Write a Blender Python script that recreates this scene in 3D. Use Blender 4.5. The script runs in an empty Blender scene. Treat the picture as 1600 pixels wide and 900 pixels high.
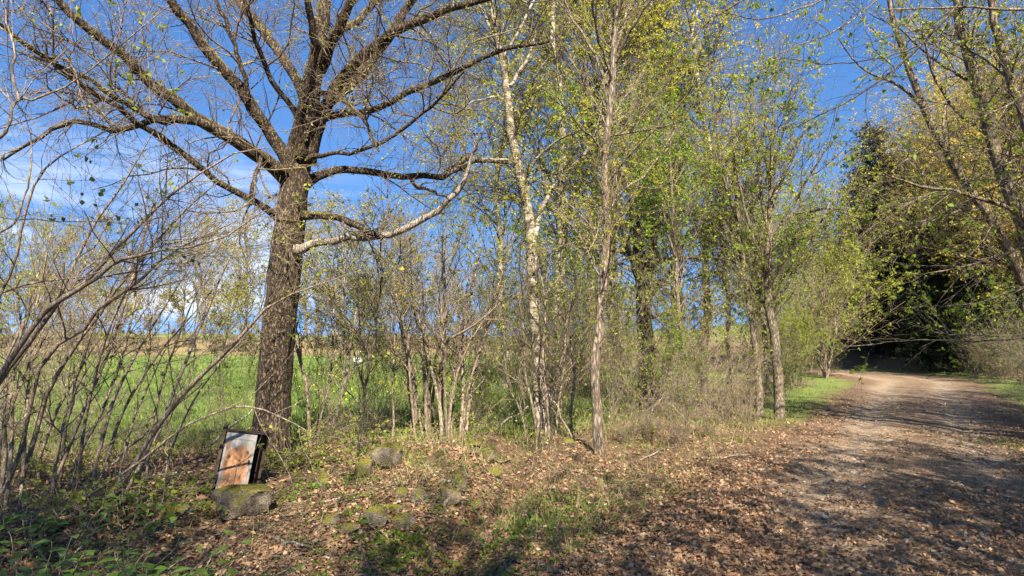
import bpy, bmesh, math, random
import numpy as np
from mathutils import Vector, Matrix, Euler
C = bpy.context.scene.collection
SC = bpy.context.scene
R_ = math.radians
# ------------------------------------------------------------------ camera
FPX = 953.0                       # focal length in pixels of the 1600 px wide photograph
PITCH = math.atan(80 / FPX)
EYE = 1.6
cam_d = bpy.data.cameras.new('camera'); cam = bpy.data.objects.new('camera', cam_d); C.objects.link(cam)
cam_d.sensor_width = 36; cam_d.lens = 36 * FPX / 1600
cam_d.clip_start = 0.05; cam_d.clip_end = 4000
cam.location = (0, 0, EYE); cam.rotation_euler = (math.pi / 2 + PITCH, 0, 0)
SC.camera = cam
# ------------------------------------------------------------------ light
SUN_H = Vector((0.16, -0.99, 0)).normalized()     # where the sun stands, seen from above
SUN_EL = R_(45)
w = bpy.data.worlds.new('World'); SC.world = w; w.use_nodes = True
nt = w.node_tree; nt.nodes.clear()
N = nt.nodes.new; Lk = nt.links.new
sky = N('ShaderNodeTexSky'); sky.sky_type = 'NISHITA'; sky.sun_disc = False
sky.sun_elevation = SUN_EL; sky.sun_rotation = math.atan2(SUN_H.x, SUN_H.y)
sky.air_density = 1.35; sky.dust_density = 0.15; sky.ozone_density = 4.0; sky.altitude = 600
tc = N('ShaderNodeTexCoord'); mp = N('ShaderNodeMapping')
mp.inputs['Rotation'].default_value = (0.0, R_(14), 0.0)
mp.inputs['Scale'].default_value = (1.6, 1.6, 9.0)
# the lowest band of the clear spring sky stays blue: look the sky up a little above the horizon
vm = N('ShaderNodeVectorMath'); vm.operation = 'MULTIPLY_ADD'; vm.inputs[1].default_value = (1, 1, .85); vm.inputs[2].default_value = (0, 0, .26)
vn = N('ShaderNodeVectorMath'); vn.operation = 'NORMALIZE'
Lk(tc.outputs['Generated'], vm.inputs[0]); Lk(vm.outputs[0], vn.inputs[0]); Lk(vn.outputs[0], sky.inputs['Vector'])
nz = N('ShaderNodeTexNoise'); nz.inputs['Scale'].default_value = 1.3; nz.inputs['Detail'].default_value = 9
nz.inputs['Roughness'].default_value = 0.62; nz.inputs['Distortion'].default_value = 0.5
cr = N('ShaderNodeValToRGB'); cr.color_ramp.elements[0].position = 0.47; cr.color_ramp.elements[1].position = 0.70
# clouds gather in a low bank to the left, as in the photograph
cdir = Vector(((190 - 800) / FPX, 1.0, 0.22)).normalized()
dt = N('ShaderNodeVectorMath'); dt.operation = 'DOT_PRODUCT'; dt.inputs[1].default_value = cdir
mr = N('ShaderNodeMapRange'); mr.inputs['From Min'].default_value = 0.93; mr.inputs['From Max'].default_value = 0.985
sep = N('ShaderNodeSeparateXYZ'); mz = N('ShaderNodeMapRange')
mz.inputs['From Min'].default_value = 0.32; mz.inputs['From Max'].default_value = 0.18
mu = N('ShaderNodeMath'); mu.operation = 'MULTIPLY'; mu2 = N('ShaderNodeMath'); mu2.operation = 'MULTIPLY'
mix = N('ShaderNodeMixRGB'); mix.inputs['Color2'].default_value = (5.6, 6.0, 6.5, 1)
sat = N('ShaderNodeHueSaturation'); sat.inputs['Saturation'].default_value = 1.22; sat.inputs['Hue'].default_value = 0.507
bg = N('ShaderNodeBackground'); bg.inputs['Strength'].default_value = 0.072; wo = N('ShaderNodeOutputWorld')
Lk(tc.outputs['Generated'], mp.inputs['Vector']); Lk(mp.outputs['Vector'], nz.inputs['Vector']); Lk(nz.outputs['Fac'], cr.inputs['Fac'])
Lk(tc.outputs['Generated'], dt.inputs[0]); Lk(dt.outputs['Value'], mr.inputs['Value'])
Lk(tc.outputs['Generated'], sep.inputs[0]); Lk(sep.outputs['Z'], mz.inputs['Value'])
Lk(cr.outputs['Color'], mu.inputs[0]); Lk(mr.outputs['Result'], mu.inputs[1])
Lk(mu.outputs[0], mu2.inputs[0]); Lk(mz.outputs['Result'], mu2.inputs[1])
Lk(mu2.outputs[0], mix.inputs['Fac']); Lk(sky.outputs['Color'], sat.inputs['Color']); Lk(sat.outputs['Color'], mix.inputs['Color1'])
Lk(mix.outputs['Color'], bg.inputs['Color']); Lk(bg.outputs[0], wo.inputs['Surface'])
sl = bpy.data.lights.new('sun', 'SUN'); sl.energy = 5.0; sl.angle = R_(0.53); sl.color = (1.0, 0.90, 0.73)
so = bpy.data.objects.new('sun', sl); C.objects.link(so)
sdir = (SUN_H * math.cos(SUN_EL) + Vector((0, 0, math.sin(SUN_EL))))
so.rotation_euler = sdir.to_track_quat('Z', 'Y').to_euler(); so.location = (0, 0, 30)
SC.view_settings.view_transform = 'Standard'; SC.view_settings.look = 'None'
SC.view_settings.exposure = 1.7; SC.view_settings.gamma = 1.0
SC.render.resolution_x = 1024; SC.render.resolution_y = 576
SC.cycles.max_bounces = 6; SC.cycles.transparent_max_bounces = 4

# ------------------------------------------------------------------ helpers
def ss(a, b, x):
    t = np.clip((np.asarray(x, float) - a) / (b - a), 0, 1); return t * t * (3 - 2 * t)
_gr = np.random.default_rng(7)
_waves = [(f, _gr.uniform(0, 6.28), _gr.uniform(0, 6.28), _gr.uniform(0, 3.14)) for f in
          (0.35, 0.5, 0.8, 1.1, 1.7, 2.3, 3.1, 4.3, 5.9, 8.1, 11.3, 15.0)]
def wob(x, y, lo=0, hi=12):
    s = np.zeros(np.broadcast(x, y).shape)
    for f, a, b, t in _waves[lo:hi]:
        u = x * math.cos(t) + y * math.sin(t); v = -x * math.sin(t) + y * math.cos(t)
        s = s + np.sin(u * f + a + 1.3 * np.sin(v * f * .7 + b)) * np.cos(v * f * .8 + b) / (f ** .9)
    return s
def road_left(y):                 # x of the road's left edge
    y = np.asarray(y, float)
    yy = np.minimum(y, 40.0)
    return -2.3 + .655 * yy + .06 * np.sin(y * .9) - .06 * np.maximum(yy - 22.0, 0) ** 2
RW = 4.6
def ridge(x): return 8.6 + .30 * x
def H0(x, y):
    """height of the land without the road"""
    x = np.asarray(x, float); y = np.asarray(y, float)
    e = (x - road_left(y)) * .86                        # signed distance to the left road edge, + is on the road
    h = np.zeros(np.broadcast(x, y).shape)
    v = y - ridge(x); gxx = -.45 + .14 * (y - 4.3) + .10 * np.sin(y * 2.1)
    h = h - (.20 * np.exp(-((x - gxx) / .26) ** 2) - .09 * np.exp(-((x - gxx - .6) / .35) ** 2) - .10 * np.exp(-((x - gxx + .7) / .5) ** 2)) * ss(3.2, 4.4, y) * ss(10, 8.2, y)
    off = ss(.2, -1.2, e)
    h = h + off * (.17 * np.exp(-(v / 1.5) ** 2) - .10 * np.exp(-((e + 1.0) / .5) ** 2) * (1 - ss(9, 14, y)))
    h = h + off * (.055 * wob(x, y, 2, 12) + .035 * np.abs(wob(x * 1.6, y * 1.6, 3, 9))) * (1 - .7 * ss(12, 16, y)) * ss(60, 30, y)
    h = h + .020 * wob(x, y, 6, 12) * (1 - off) * (1 - ss(30, 60, y))
    r = e - RW * .86                                   # right bank
    h = h + (.9 * ss(.8, 9, r) + 2.2 * ss(8, 40, r)) * ss(3, 22, y) + .06 * ss(0, .8, r) * (1 + wob(x, y, 2, 9))
    h = h + ss(60, 74, y) * 1.9 * ss(25, 5, x) + ss(60, 95, y) * 1.2 * ss(-6, 15, x) + .2 * wob(x * .2, y * .2, 0, 4) * ss(60, 80, y)
    h = h - 3.0 * ss(84, 400, y)
    return h
def road_mask(x, y):
    e = (x - road_left(y)) * .86
    return ss(-.1, .35, e) * ss(RW * .86 + .1, RW * .86 - .35, e) * ss(40, 37, y)
def Hroad(x, y):
    e = (np.asarray(x) - road_left(y)) * .86
    ruts = -.035 * (np.exp(-((e - 1.15) / .28) ** 2) + np.exp(-((e - 2.75) / .28) ** 2))
    return .012 * wob(x, y, 6, 12) + ruts + .02
def G(x, y):
    """top of whatever ground is there"""
    m = road_mask(x, y)
    return H0(x, y) * (1 - m) + Hroad(x, y) * m
def Gf(x, y): return float(G(np.array(float(x)), np.array(float(y))))
cp, sp = math.cos(PITCH), math.sin(PITCH)
def P(px, py, d):
    a = (px - 800) / FPX; z = (450 - py) / FPX
    yy = cp - z * sp; zz = sp + z * cp
    k = d / yy
    return np.array((a * k, d, EYE + zz * k))
def onground(px, py):
    """the ground point seen at a pixel"""
    lo = None
    for d in np.concatenate([np.arange(2, 30, .05), np.arange(30, 120, .5)]):
        p = P(px, py, d)
        if p[2] <= Gf(p[0], p[1]): return p
    return P(px, py, 60)
def mk(name, v, f, mat, parent=None, smooth=False, kind=None, ds=None):
    """v (n,3), f (m,k) one face size, or a list of such arrays"""
    v = np.asarray(v, np.float64).reshape(-1, 3)
    if parent is not None and not ds: v = v - np.array(parent.location)
    fl = f if isinstance(f, list) else [f]
    me = bpy.data.meshes.new(name)
    me.vertices.add(len(v)); me.vertices.foreach_set('co', v.astype(np.float32).ravel())
    loops = np.concatenate([np.asarray(a).ravel() for a in fl]).astype(np.int32)
    cnt = np.concatenate([np.full(len(a), np.asarray(a).shape[1]) for a in fl]).astype(np.int32)
    me.loops.add(len(loops)); me.loops.foreach_set('vertex_index', loops)
    me.polygons.add(len(cnt)); st = np.concatenate([[0], np.cumsum(cnt)[:-1]]).astype(np.int32)
    me.polygons.foreach_set('loop_start', st)
    try: me.polygons.foreach_set('loop_total', cnt)
    except Exception: pass
    me.polygons.foreach_set('use_smooth', np.full(len(cnt), smooth))
    me.update(calc_edges=True)
    me.materials.append(mat)
    o = bpy.data.objects.new(name, me); C.objects.link(o)
    if parent is not None: o.parent = parent
    if kind: o['kind'] = kind
    return o
def thing(name, label, cat, loc=(0, 0, 0), group=None):
    o = bpy.data.objects.new(name, None); C.objects.link(o); o.location = Vector(tuple(float(a) for a in loc))
    o.empty_display_size = .2
    o['label'] = label; o['category'] = cat
    if group: o['group'] = group
    return o
def tag(o, label, cat, group=None):
    o['label'] = label; o['category'] = cat
    if group: o['group'] = group
    return o
KIDS = {}
def copy_tree(root, loc, rz, sc=1.0, label=None, group=None, tilt=(0, 0)):
    r = root.copy(); C.objects.link(r); r.location = Vector(tuple(float(a) for a in loc))
    r.rotation_euler = (tilt[0], tilt[1], rz); r.scale = (sc, sc, sc) if not isinstance(sc, tuple) else sc
    if label: r['label'] = label
    if group: r['group'] = group
    if root.name not in KIDS: KIDS[root.name] = [(c, list(c.children)) for c in root.children]
    for ch, sub in KIDS[root.name]:
        c = ch.copy(); C.objects.link(c); c.parent = r
        for g in sub:
            d = g.copy(); C.objects.link(d); d.parent = c
    return r
def nrm(a): return a / (np.linalg.norm(a, axis=-1, keepdims=True) + 1e-9)
def tubes(Pn, Rn, sides):
    K, n, _ = Pn.shape
    T = np.gradient(Pn, axis=1); T = nrm(T)
    main = nrm(Pn[:, -1] - Pn[:, 0])
    ref = np.where(np.abs(main[:, 2:3]) < .8, np.array([[0, 0, 1.]]), np.array([[1., .13, 0]]))
    U = nrm(np.cross(T, ref[:, None, :])); V = np.cross(T, U)
    a = np.arange(sides) * 2 * math.pi / sides
    ring = np.cos(a)[None, None, :, None] * U[:, :, None] + np.sin(a)[None, None, :, None] * V[:, :, None]
    v = Pn[:, :, None] + ring * Rn[:, :, None, None]
    v = v.reshape(-1, 3)
    k = np.arange(K)[:, None, None] * n * sides; i = np.arange(n - 1)[None, :, None] * sides
    j = np.arange(sides)[None, None, :]; j2 = (j + 1) % sides
    f = np.stack([k + i + j, k + i + j2, k + i + sides + j2, k + i + sides + j], -1).reshape(-1, 4)
    return v, f
def join(lst):
    vs, fs, o = [], [], 0
    for v, f in lst:
        vs.append(v); fs.append(f + o); o += len(v)
    return np.concatenate(vs), np.concatenate(fs)
def wood(name, lst, mat, parent=None, kind=None, ds=None):
    """lst of (P,R,sides)"""
    v, f = join([tubes(*a) for a in lst])
    return mk(name, v, f, mat, parent, True, kind, ds)
def grow(g, Pn, Rn, count, ln, ang, n=4, wig=.25, up=.1, t0=.2, t1=1., rf=.6, rm=.0012, tipf=.35, rel=False, droop=0):
    K, m, _ = Pn.shape
    L = np.linalg.norm(np.diff(Pn, axis=1), axis=2).sum(1)
    idx = g.choice(K, count, p=L / L.sum()); t = g.uniform(t0, t1, count)
    s = t * (m - 1); i = np.minimum(s.astype(int), m - 2); fr = (s - i)[:, None]
    pos = Pn[idx, i] * (1 - fr) + Pn[idx, i + 1] * fr
    r0 = (Rn[idx, i] * (1 - fr[:, 0]) + Rn[idx, i + 1] * fr[:, 0]) * rf
    T = nrm(Pn[idx, i + 1] - Pn[idx, i])
    rnd = nrm(g.normal(size=(count, 3))); U = nrm(np.cross(T, rnd))
    a = g.uniform(ang[0], ang[1], count)[:, None]
    d = np.cos(a) * T + np.sin(a) * U; d[:, 2] += up; d = nrm(d)
    l = g.uniform(ln[0], ln[1], count)
    if rel: l = l * L[idx] * (1.15 - .75 * t)
    st = (l / (n - 1))[:, None]
    pts = [pos]
    for q in range(n - 1):
        pts.append(pts[-1] + d * st)
        d = d + g.normal(size=(count, 3)) * wig; d[:, 2] += up * .5 - droop; d = nrm(d)
    Pc = np.stack(pts, 1)
    r0 = np.minimum(np.maximum(r0, rm), l * .007 + rm)
    Rc = r0[:, None] * np.linspace(1, tipf, n)[None]
    Rc = np.maximum(Rc, rm * .8)
    return Pc, Rc
def leaf_pts(g, Pn, count, t0=.15, cl=4):
    K, m, _ = Pn.shape; ns = max(1, count // cl)
    # buds sit in clusters on the twigs, and some boughs are fuller than others
    w_ = np.exp(1.1 * wob(Pn[:, 0, 0] * 1.3 + Pn[:, 0, 2], Pn[:, 0, 1] * 1.3 - Pn[:, 0, 2], 1, 7) * .45)
    idx = g.choice(K, ns, p=w_ / w_.sum()); s = g.uniform(t0, 1, ns) * (m - 1)
    idx = np.repeat(idx, cl); s = np.clip(np.repeat(s, cl) + g.normal(0, .12, ns * cl), 0, m - 1.001); i = np.minimum(s.astype(int), m - 2); fr = (s - i)[:, None]
    return Pn[idx, i] * (1 - fr) + Pn[idx, i + 1] * fr, nrm(Pn[idx, i + 1] - Pn[idx, i])
def leaves(g, pos, T, size, wid=.6, hang=.3, jit=.9, fold=.25):
    n = len(pos)
    a = nrm(T * .4 + g.normal(size=(n, 3)) * jit + np.array([0, 0, -hang]))
    b = nrm(np.cross(a, nrm(g.normal(size=(n, 3)) + np.array([0, 0, .7])))); c = np.cross(a, b)
    s = g.uniform(size[0], size[1], n)[:, None]
    q = pos + a * s * .1
    v = np.stack([q, q + a * s * .5 + b * s * wid * .5 + c * s * fold * .4, q + a * s, q + a * s * .5 - b * s * wid * .5 + c * s * fold * .4], 1).reshape(-1, 3)
    k = np.arange(n)[:, None] * 4
    f = np.concatenate([k + np.array([[0, 1, 2]]), k + np.array([[0, 2, 3]])]); return v, f
def crom(pts, n):
    p = np.array(pts, float); p = np.vstack([2 * p[0] - p[1], p, 2 * p[-1] - p[-2]])
    seg = len(p) - 3; out = []
    for u in np.linspace(0, seg - 1e-6, n):
        i = int(u); t = u - i; a, b, c, d = p[i:i + 4]
        out.append(.5 * ((2 * b) + (-a + c) * t + (2 * a - 5 * b + 4 * c - d) * t * t + (-a + 3 * b - 3 * c + d) * t ** 3))
    return np.array(out)
def trace(pts, d0, d1=None, n=14, jit=0.0, g=None):
    """pts [(px,py,r_px)], depth runs d0..d1 -> P (1,n,3), R (1,n)"""
    d1 = d0 if d1 is None else d1
    m = len(pts)
    q = []
    for i, (x, y, r) in enumerate(pts):
        d = d0 + (d1 - d0) * i / (m - 1)
        q.append(list(P(x, y, d)) + [r * d / FPX])
    c = crom(q, n)
    if jit and g is not None:
        c[1:-1, :3] += g.normal(size=(n - 2, 3)) * jit
    return c[None, :, :3], np.maximum(c[None, :, 3], .001)
def pad(lst, n=14):
    return np.concatenate([a[0] for a in lst]), np.concatenate([a[1] for a in lst])

# ------------------------------------------------------------------ materials
def newmat(name):
    m = bpy.data.materials.new(name); m.use_nodes = True; t = m.node_tree
    b = t.nodes['Principled BSDF']; b.inputs['Roughness'].default_value = .85
    if 'Specular IOR Level' in b.inputs: b.inputs['Specular IOR Level'].default_value = .25
    return m, t, b
def noise(t, scale, detail=6, rough=.6, coord='Object', sc=(1, 1, 1), dist=0):
    tc = t.nodes.new('ShaderNodeTexCoord'); mp = t.nodes.new('ShaderNodeMapping'); mp.inputs['Scale'].default_value = sc
    n = t.nodes.new('ShaderNodeTexNoise'); n.inputs['Scale'].default_value = scale; n.inputs['Detail'].default_value = detail
    n.inputs['Roughness'].default_value = rough; n.inputs['Distortion'].default_value = dist
    t.links.new(tc.outputs[coord], mp.inputs[0]); t.links.new(mp.outputs[0], n.inputs['Vector']); return n
def ramp(t, src, stops):
    r = t.nodes.new('ShaderNodeValToRGB'); e = r.color_ramp.elements
    while len(e) < len(stops): e.new(.5)
    for k, (p, c) in enumerate(stops): e[k].position = p; e[k].color = (*c, 1) if len(c) == 3 else c
    t.links.new(src, r.inputs['Fac']); return r
def mixc(t, fac, a, b):
    m = t.nodes.new('ShaderNodeMixRGB')
    if isinstance(fac, (int, float)): m.inputs['Fac'].default_value = fac
    else: t.links.new(fac, m.inputs['Fac'])
    for k, s in (('Color1', a), ('Color2', b)):
        if isinstance(s, tuple): m.inputs[k].default_value = (*s, 1)
        else: t.links.new(s, m.inputs[k])
    return m.outputs['Color']
def mth(t, op, a, b=None):
    m = t.nodes.new('ShaderNodeMath'); m.operation = op
    for k, s in ((0, a), (1, b)):
        if s is None: continue
        if isinstance(s, (int, float)): m.inputs[k].default_value = s
        else: t.links.new(s, m.inputs[k])
    return m.outputs[0]
def bump(t, b, h, strength=.6, dist=.01):
    n = t.nodes.new('ShaderNodeBump'); n.inputs['Strength'].default_value = strength; n.inputs['Distance'].default_value = dist
    t.links.new(h, n.inputs['Height']); t.links.new(n.outputs['Normal'], b.inputs['Normal'])
def bark_mat(name, dark, light, moss=None, mossamt=.0, scale=9, stretch=.25, bstr=.8, bdist=.02):
    m, t, b = newmat(name)
    n1 = noise(t, scale * 2.2, 8, .7, sc=(1, 1, stretch), dist=.4); n2 = noise(t, 2.0, 4)
    vo = t.nodes.new('ShaderNodeTexVoronoi'); vo.feature = 'DISTANCE_TO_EDGE'; vo.inputs['Scale'].default_value = scale * 3
    mp = t.nodes.new('ShaderNodeMapping'); mp.inputs['Scale'].default_value = (1, 1, stretch)
    tc = t.nodes.new('ShaderNodeTexCoord'); t.links.new(tc.outputs['Object'], mp.inputs[0])
    ad = t.nodes.new('ShaderNodeVectorMath'); ad.operation = 'MULTIPLY_ADD'; ad.inputs[1].default_value = (.06, .06, .1)
    t.links.new(n1.outputs['Color'], ad.inputs[0]); t.links.new(mp.outputs[0], ad.inputs[2]); t.links.new(ad.outputs[0], vo.inputs['Vector'])
    crk = ramp(t, vo.outputs['Distance'], [(0, (0, 0, 0)), (.22, (1, 1, 1))])
    base = ramp(t, n1.outputs['Fac'], [(.3, dark), (.7, light)])
    col = mixc(t, crk.outputs['Color'], tuple(c * .45 for c in dark), base.outputs['Color'])
    if moss:
        gm = t.nodes.new('ShaderNodeNewGeometry'); se = t.nodes.new('ShaderNodeSeparateXYZ'); t.links.new(gm.outputs['Normal'], se.inputs[0])
        k = mth(t, 'ADD', mth(t, 'MULTIPLY', se.outputs['Z'], .30), n2.outputs['Fac'])
        kk = mth(t, 'ADD', k, mth(t, 'MULTIPLY', n1.outputs['Fac'], .25))
        mk_ = ramp(t, kk, [(.86 - mossamt, (0, 0, 0)), (1.0 - mossamt, (1, 1, 1))])
        col = mixc(t, mk_.outputs['Color'], col, moss)
    t.links.new(col, b.inputs['Base Color'])
    hh = mth(t, 'ADD', mth(t, 'MULTIPLY', crk.outputs['Color'], .6), n1.outputs['Fac'])
    bump(t, b, hh, bstr, bdist); b.inputs['Roughness'].default_value = .92
    return m
def leaf_mat(name, c0, c1, c2, trans=.45, rough=.5, ns=.9, nr=((.72, .72, .72), (1.2, 1.2, 1.2))):
    m = bpy.data.materials.new(name); m.use_nodes = True; t = m.node_tree; t.nodes.clear()
    g = t.nodes.new('ShaderNodeNewGeometry')
    r = ramp(t, g.outputs['Random Per Island'], [(0, c0), (.5, c1), (1, c2)])
    n = noise(t, ns, 4); v = ramp(t, n.outputs['Fac'], [(.3, nr[0]), (.7, nr[1])])
    mm = t.nodes.new('ShaderNodeMixRGB'); mm.blend_type = 'MULTIPLY'; mm.inputs['Fac'].default_value = 1
    t.links.new(r.outputs['Color'], mm.inputs['Color1']); t.links.new(v.outputs['Color'], mm.inputs['Color2'])
    p = t.nodes.new('ShaderNodeBsdfPrincipled'); p.inputs['Roughness'].default_value = rough
    if 'Specular IOR Level' in p.inputs: p.inputs['Specular IOR Level'].default_value = .3
    t.links.new(mm.outputs['Color'], p.inputs['Base Color'])
    tr = t.nodes.new('ShaderNodeBsdfTranslucent'); mg = t.nodes.new('ShaderNodeMixRGB'); mg.blend_type = 'MULTIPLY'; mg.inputs['Fac'].default_value = 1
    mg.inputs['Color2'].default_value = (1.25, 1.3, .6, 1); t.links.new(mm.outputs['Color'], mg.inputs['Color1']); t.links.new(mg.outputs['Color'], tr.inputs['Color'])
    ms = t.nodes.new('ShaderNodeMixShader'); ms.inputs[0].default_value = trans
    t.links.new(p.outputs[0], ms.inputs[1]); t.links.new(tr.outputs[0], ms.inputs[2])
    o = t.nodes.new('ShaderNodeOutputMaterial'); t.links.new(ms.outputs[0], o.inputs['Surface']); return m
M = {}
M['oak'] = bark_mat('oak_bark', (.055, .04, .027), (.26, .19, .13), (.30, .26, .06), .06, 11, .42, 1.0, .03)
M['oak_twig'] = bark_mat('oak_twig_bark', (.12, .085, .06), (.28, .215, .155), (.30, .26, .08), .03, 14, .5, .3, .004)
M['dead'] = bark_mat('dead_wood', (.22, .18, .14), (.5, .44, .36), None, 0, 12, .15, .6, .01)
M['slim'] = bark_mat('slim_bark', (.18, .135, .095), (.39, .315, .235), (.12, .14, .03), -.08, 9, .2, .9, .015)
M['hazel'] = bark_mat('hazel_bark', (.19, .14, .10), (.44, .355, .27), (.26, .25, .07), -.04, 12, .3, .4, .005)
M['greybark'] = bark_mat('grey_bark', (.14, .11, .08), (.36, .30, .22), (.16, .17, .05), .0, 10, .3, .7, .012)
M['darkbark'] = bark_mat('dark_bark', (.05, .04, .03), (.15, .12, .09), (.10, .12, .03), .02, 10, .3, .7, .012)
def birch_mat():
    m, t, b = newmat('birch_bark')
    n1 = noise(t, 7, 6, .7, sc=(1, 1, 1.8), dist=.8); n2 = noise(t, 18, 4, .6, sc=(.6, .6, 5)); n3 = noise(t, 1.2, 2)
    k = mth(t, 'ADD', mth(t, 'MULTIPLY', n1.outputs['Fac'], .7), mth(t, 'MULTIPLY', n2.outputs['Fac'], .35))
    r = ramp(t, k, [(.44, (.05, .04, .03)), (.51, (.20, .16, .10)), (.59, (.40, .36, .28)), (.8, (.60, .55, .46))])
    t.links.new(r.outputs['Color'], b.inputs['Base Color']); bump(t, b, k, .6, .01); return m
M['birch'] = birch_mat()
M['lf_oak'] = leaf_mat('oak_bud_leaf', (.36, .33, .08), (.27, .31, .06), (.44, .34, .16))
M['lf_birch'] = leaf_mat('birch_leaf', (.44, .40, .05), (.34, .37, .045), (.56, .46, .07), .5)
M['lf_gold'] = leaf_mat('golden_leaf', (.62, .45, .11), (.54, .41, .09), (.46, .40, .09), .45)
M['lf_green'] = leaf_mat('fresh_green_leaf', (.21, .31, .03), (.15, .25, .028), (.32, .40, .04), .5)
M['lf_hazel'] = leaf_mat('hazel_leaf', (.30, .34, .05), (.22, .27, .04), (.42, .42, .07), .5)
M['lf_olive'] = leaf_mat('olive_bud_leaf', (.40, .34, .10), (.33, .31, .09), (.48, .40, .14), .4)
M['lf_brown'] = leaf_mat('bronze_bud_leaf', (.42, .30, .14), (.34, .27, .12), (.40, .34, .12), .4)
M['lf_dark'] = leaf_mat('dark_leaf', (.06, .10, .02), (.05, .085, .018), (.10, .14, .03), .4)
M['lf_elder'] = leaf_mat('elder_leaf', (.15, .25, .035), (.11, .20, .03), (.24, .33, .05), .4, .4)
M['needle'] = leaf_mat('spruce_needle', (.018, .032, .012), (.013, .025, .010), (.03, .045, .015), .15, .6)
M['litter'] = leaf_mat('dry_leaf', (.40, .225, .125), (.26, .135, .07), (.56, .375, .225), .15, .6)
M['litter2'] = leaf_mat('dull_dry_leaf', (.23, .145, .09), (.14, .085, .05), (.36, .245, .155), .12, .6)
M['grass'] = leaf_mat('field_grass', (.17, .265, .065), (.135, .22, .055), (.27, .33, .09), .45, .5, .45, ((.55, .66, .6), (1.35, 1.2, 1.1)))
M['drygrass'] = leaf_mat('dry_grass', (.36, .29, .15), (.24, .22, .09), (.44, .36, .2), .35, .6)
M['cover'] = leaf_mat('ground_cover_leaf', (.15, .24, .03), (.11, .19, .025), (.22, .30, .04), .45, .5)
M['flower'] = leaf_mat('white_petal', (.8, .8, .76), (.7, .7, .66), (.8, .78, .7), .3, .5)
M['yellow'] = leaf_mat('yellow_petal', (.75, .60, .03), (.7, .52, .02), (.8, .65, .05), .3, .5)
def ground_mat():
    m, t, b = newmat('land')
    at = t.nodes.new('ShaderNodeAttribute'); at.attribute_name = 'cover'
    sp_ = t.nodes.new('ShaderNodeSeparateColor'); t.links.new(at.outputs['Color'], sp_.inputs[0])
    n1 = noise(t, 22, 8, .75); n2 = noise(t, 3.0, 5); n3 = noise(t, 90, 3, .7)
    vo = t.nodes.new('ShaderNodeTexVoronoi'); vo.inputs['Scale'].default_value = 26; vo.inputs['Randomness'].default_value = 1
    tc = t.nodes.new('ShaderNodeTexCoord'); t.links.new(tc.outputs['Object'], vo.inputs['Vector'])
    sv = t.nodes.new('ShaderNodeSeparateColor'); t.links.new(vo.outputs['Color'], sv.inputs[0])
    lit = ramp(t, sv.outputs['Red'], [(0, (.045, .027, .017)), (.45, (.11, .066, .04)), (.8, (.20, .125, .075)), (1, (.34, .24, .15))])
    li2 = ramp(t, n1.outputs['Fac'], [(.3, (.05, .032, .02)), (.7, (.22, .14, .085))])
    litter = mixc(t, .5, lit.outputs['Color'], li2.outputs['Color'])
    gr = ramp(t, n1.outputs['Fac'], [(.25, (.10, .145, .035)), (.55, (.165, .215, .055)), (.8, (.26, .28, .08))])
    gr2 = ramp(t, n2.outputs['Fac'], [(.35, (.8, .85, .8)), (.65, (1.15, 1.1, 1.0))])
    mm = t.nodes.new('ShaderNodeMixRGB'); mm.blend_type = 'MULTIPLY'; mm.inputs['Fac'].default_value = 1
    t.links.new(gr.outputs['Color'], mm.inputs['Color1']); t.links.new(gr2.outputs['Color'], mm.inputs['Color2'])
    dry = ramp(t, n1.outputs['Fac'], [(.3, (.15, .12, .05)), (.7, (.32, .26, .13))])
    c = mixc(t, sp_.outputs['Red'], litter, mm.outputs['Color'])
    c = mixc(t, sp_.outputs['Green'], c, dry.outputs['Color'])
    t.links.new(c, b.inputs['Base Color'])
    hh = mth(t, 'ADD', n1.outputs['Fac'], mth(t, 'ADD', mth(t, 'MULTIPLY', n3.outputs['Fac'], .4), mth(t, 'MULTIPLY', sv.outputs['Green'], .5)))
    bump(t, b, hh, .9, .03); b.inputs['Roughness'].default_value = .95
    return m
M['land'] = ground_mat()
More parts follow.
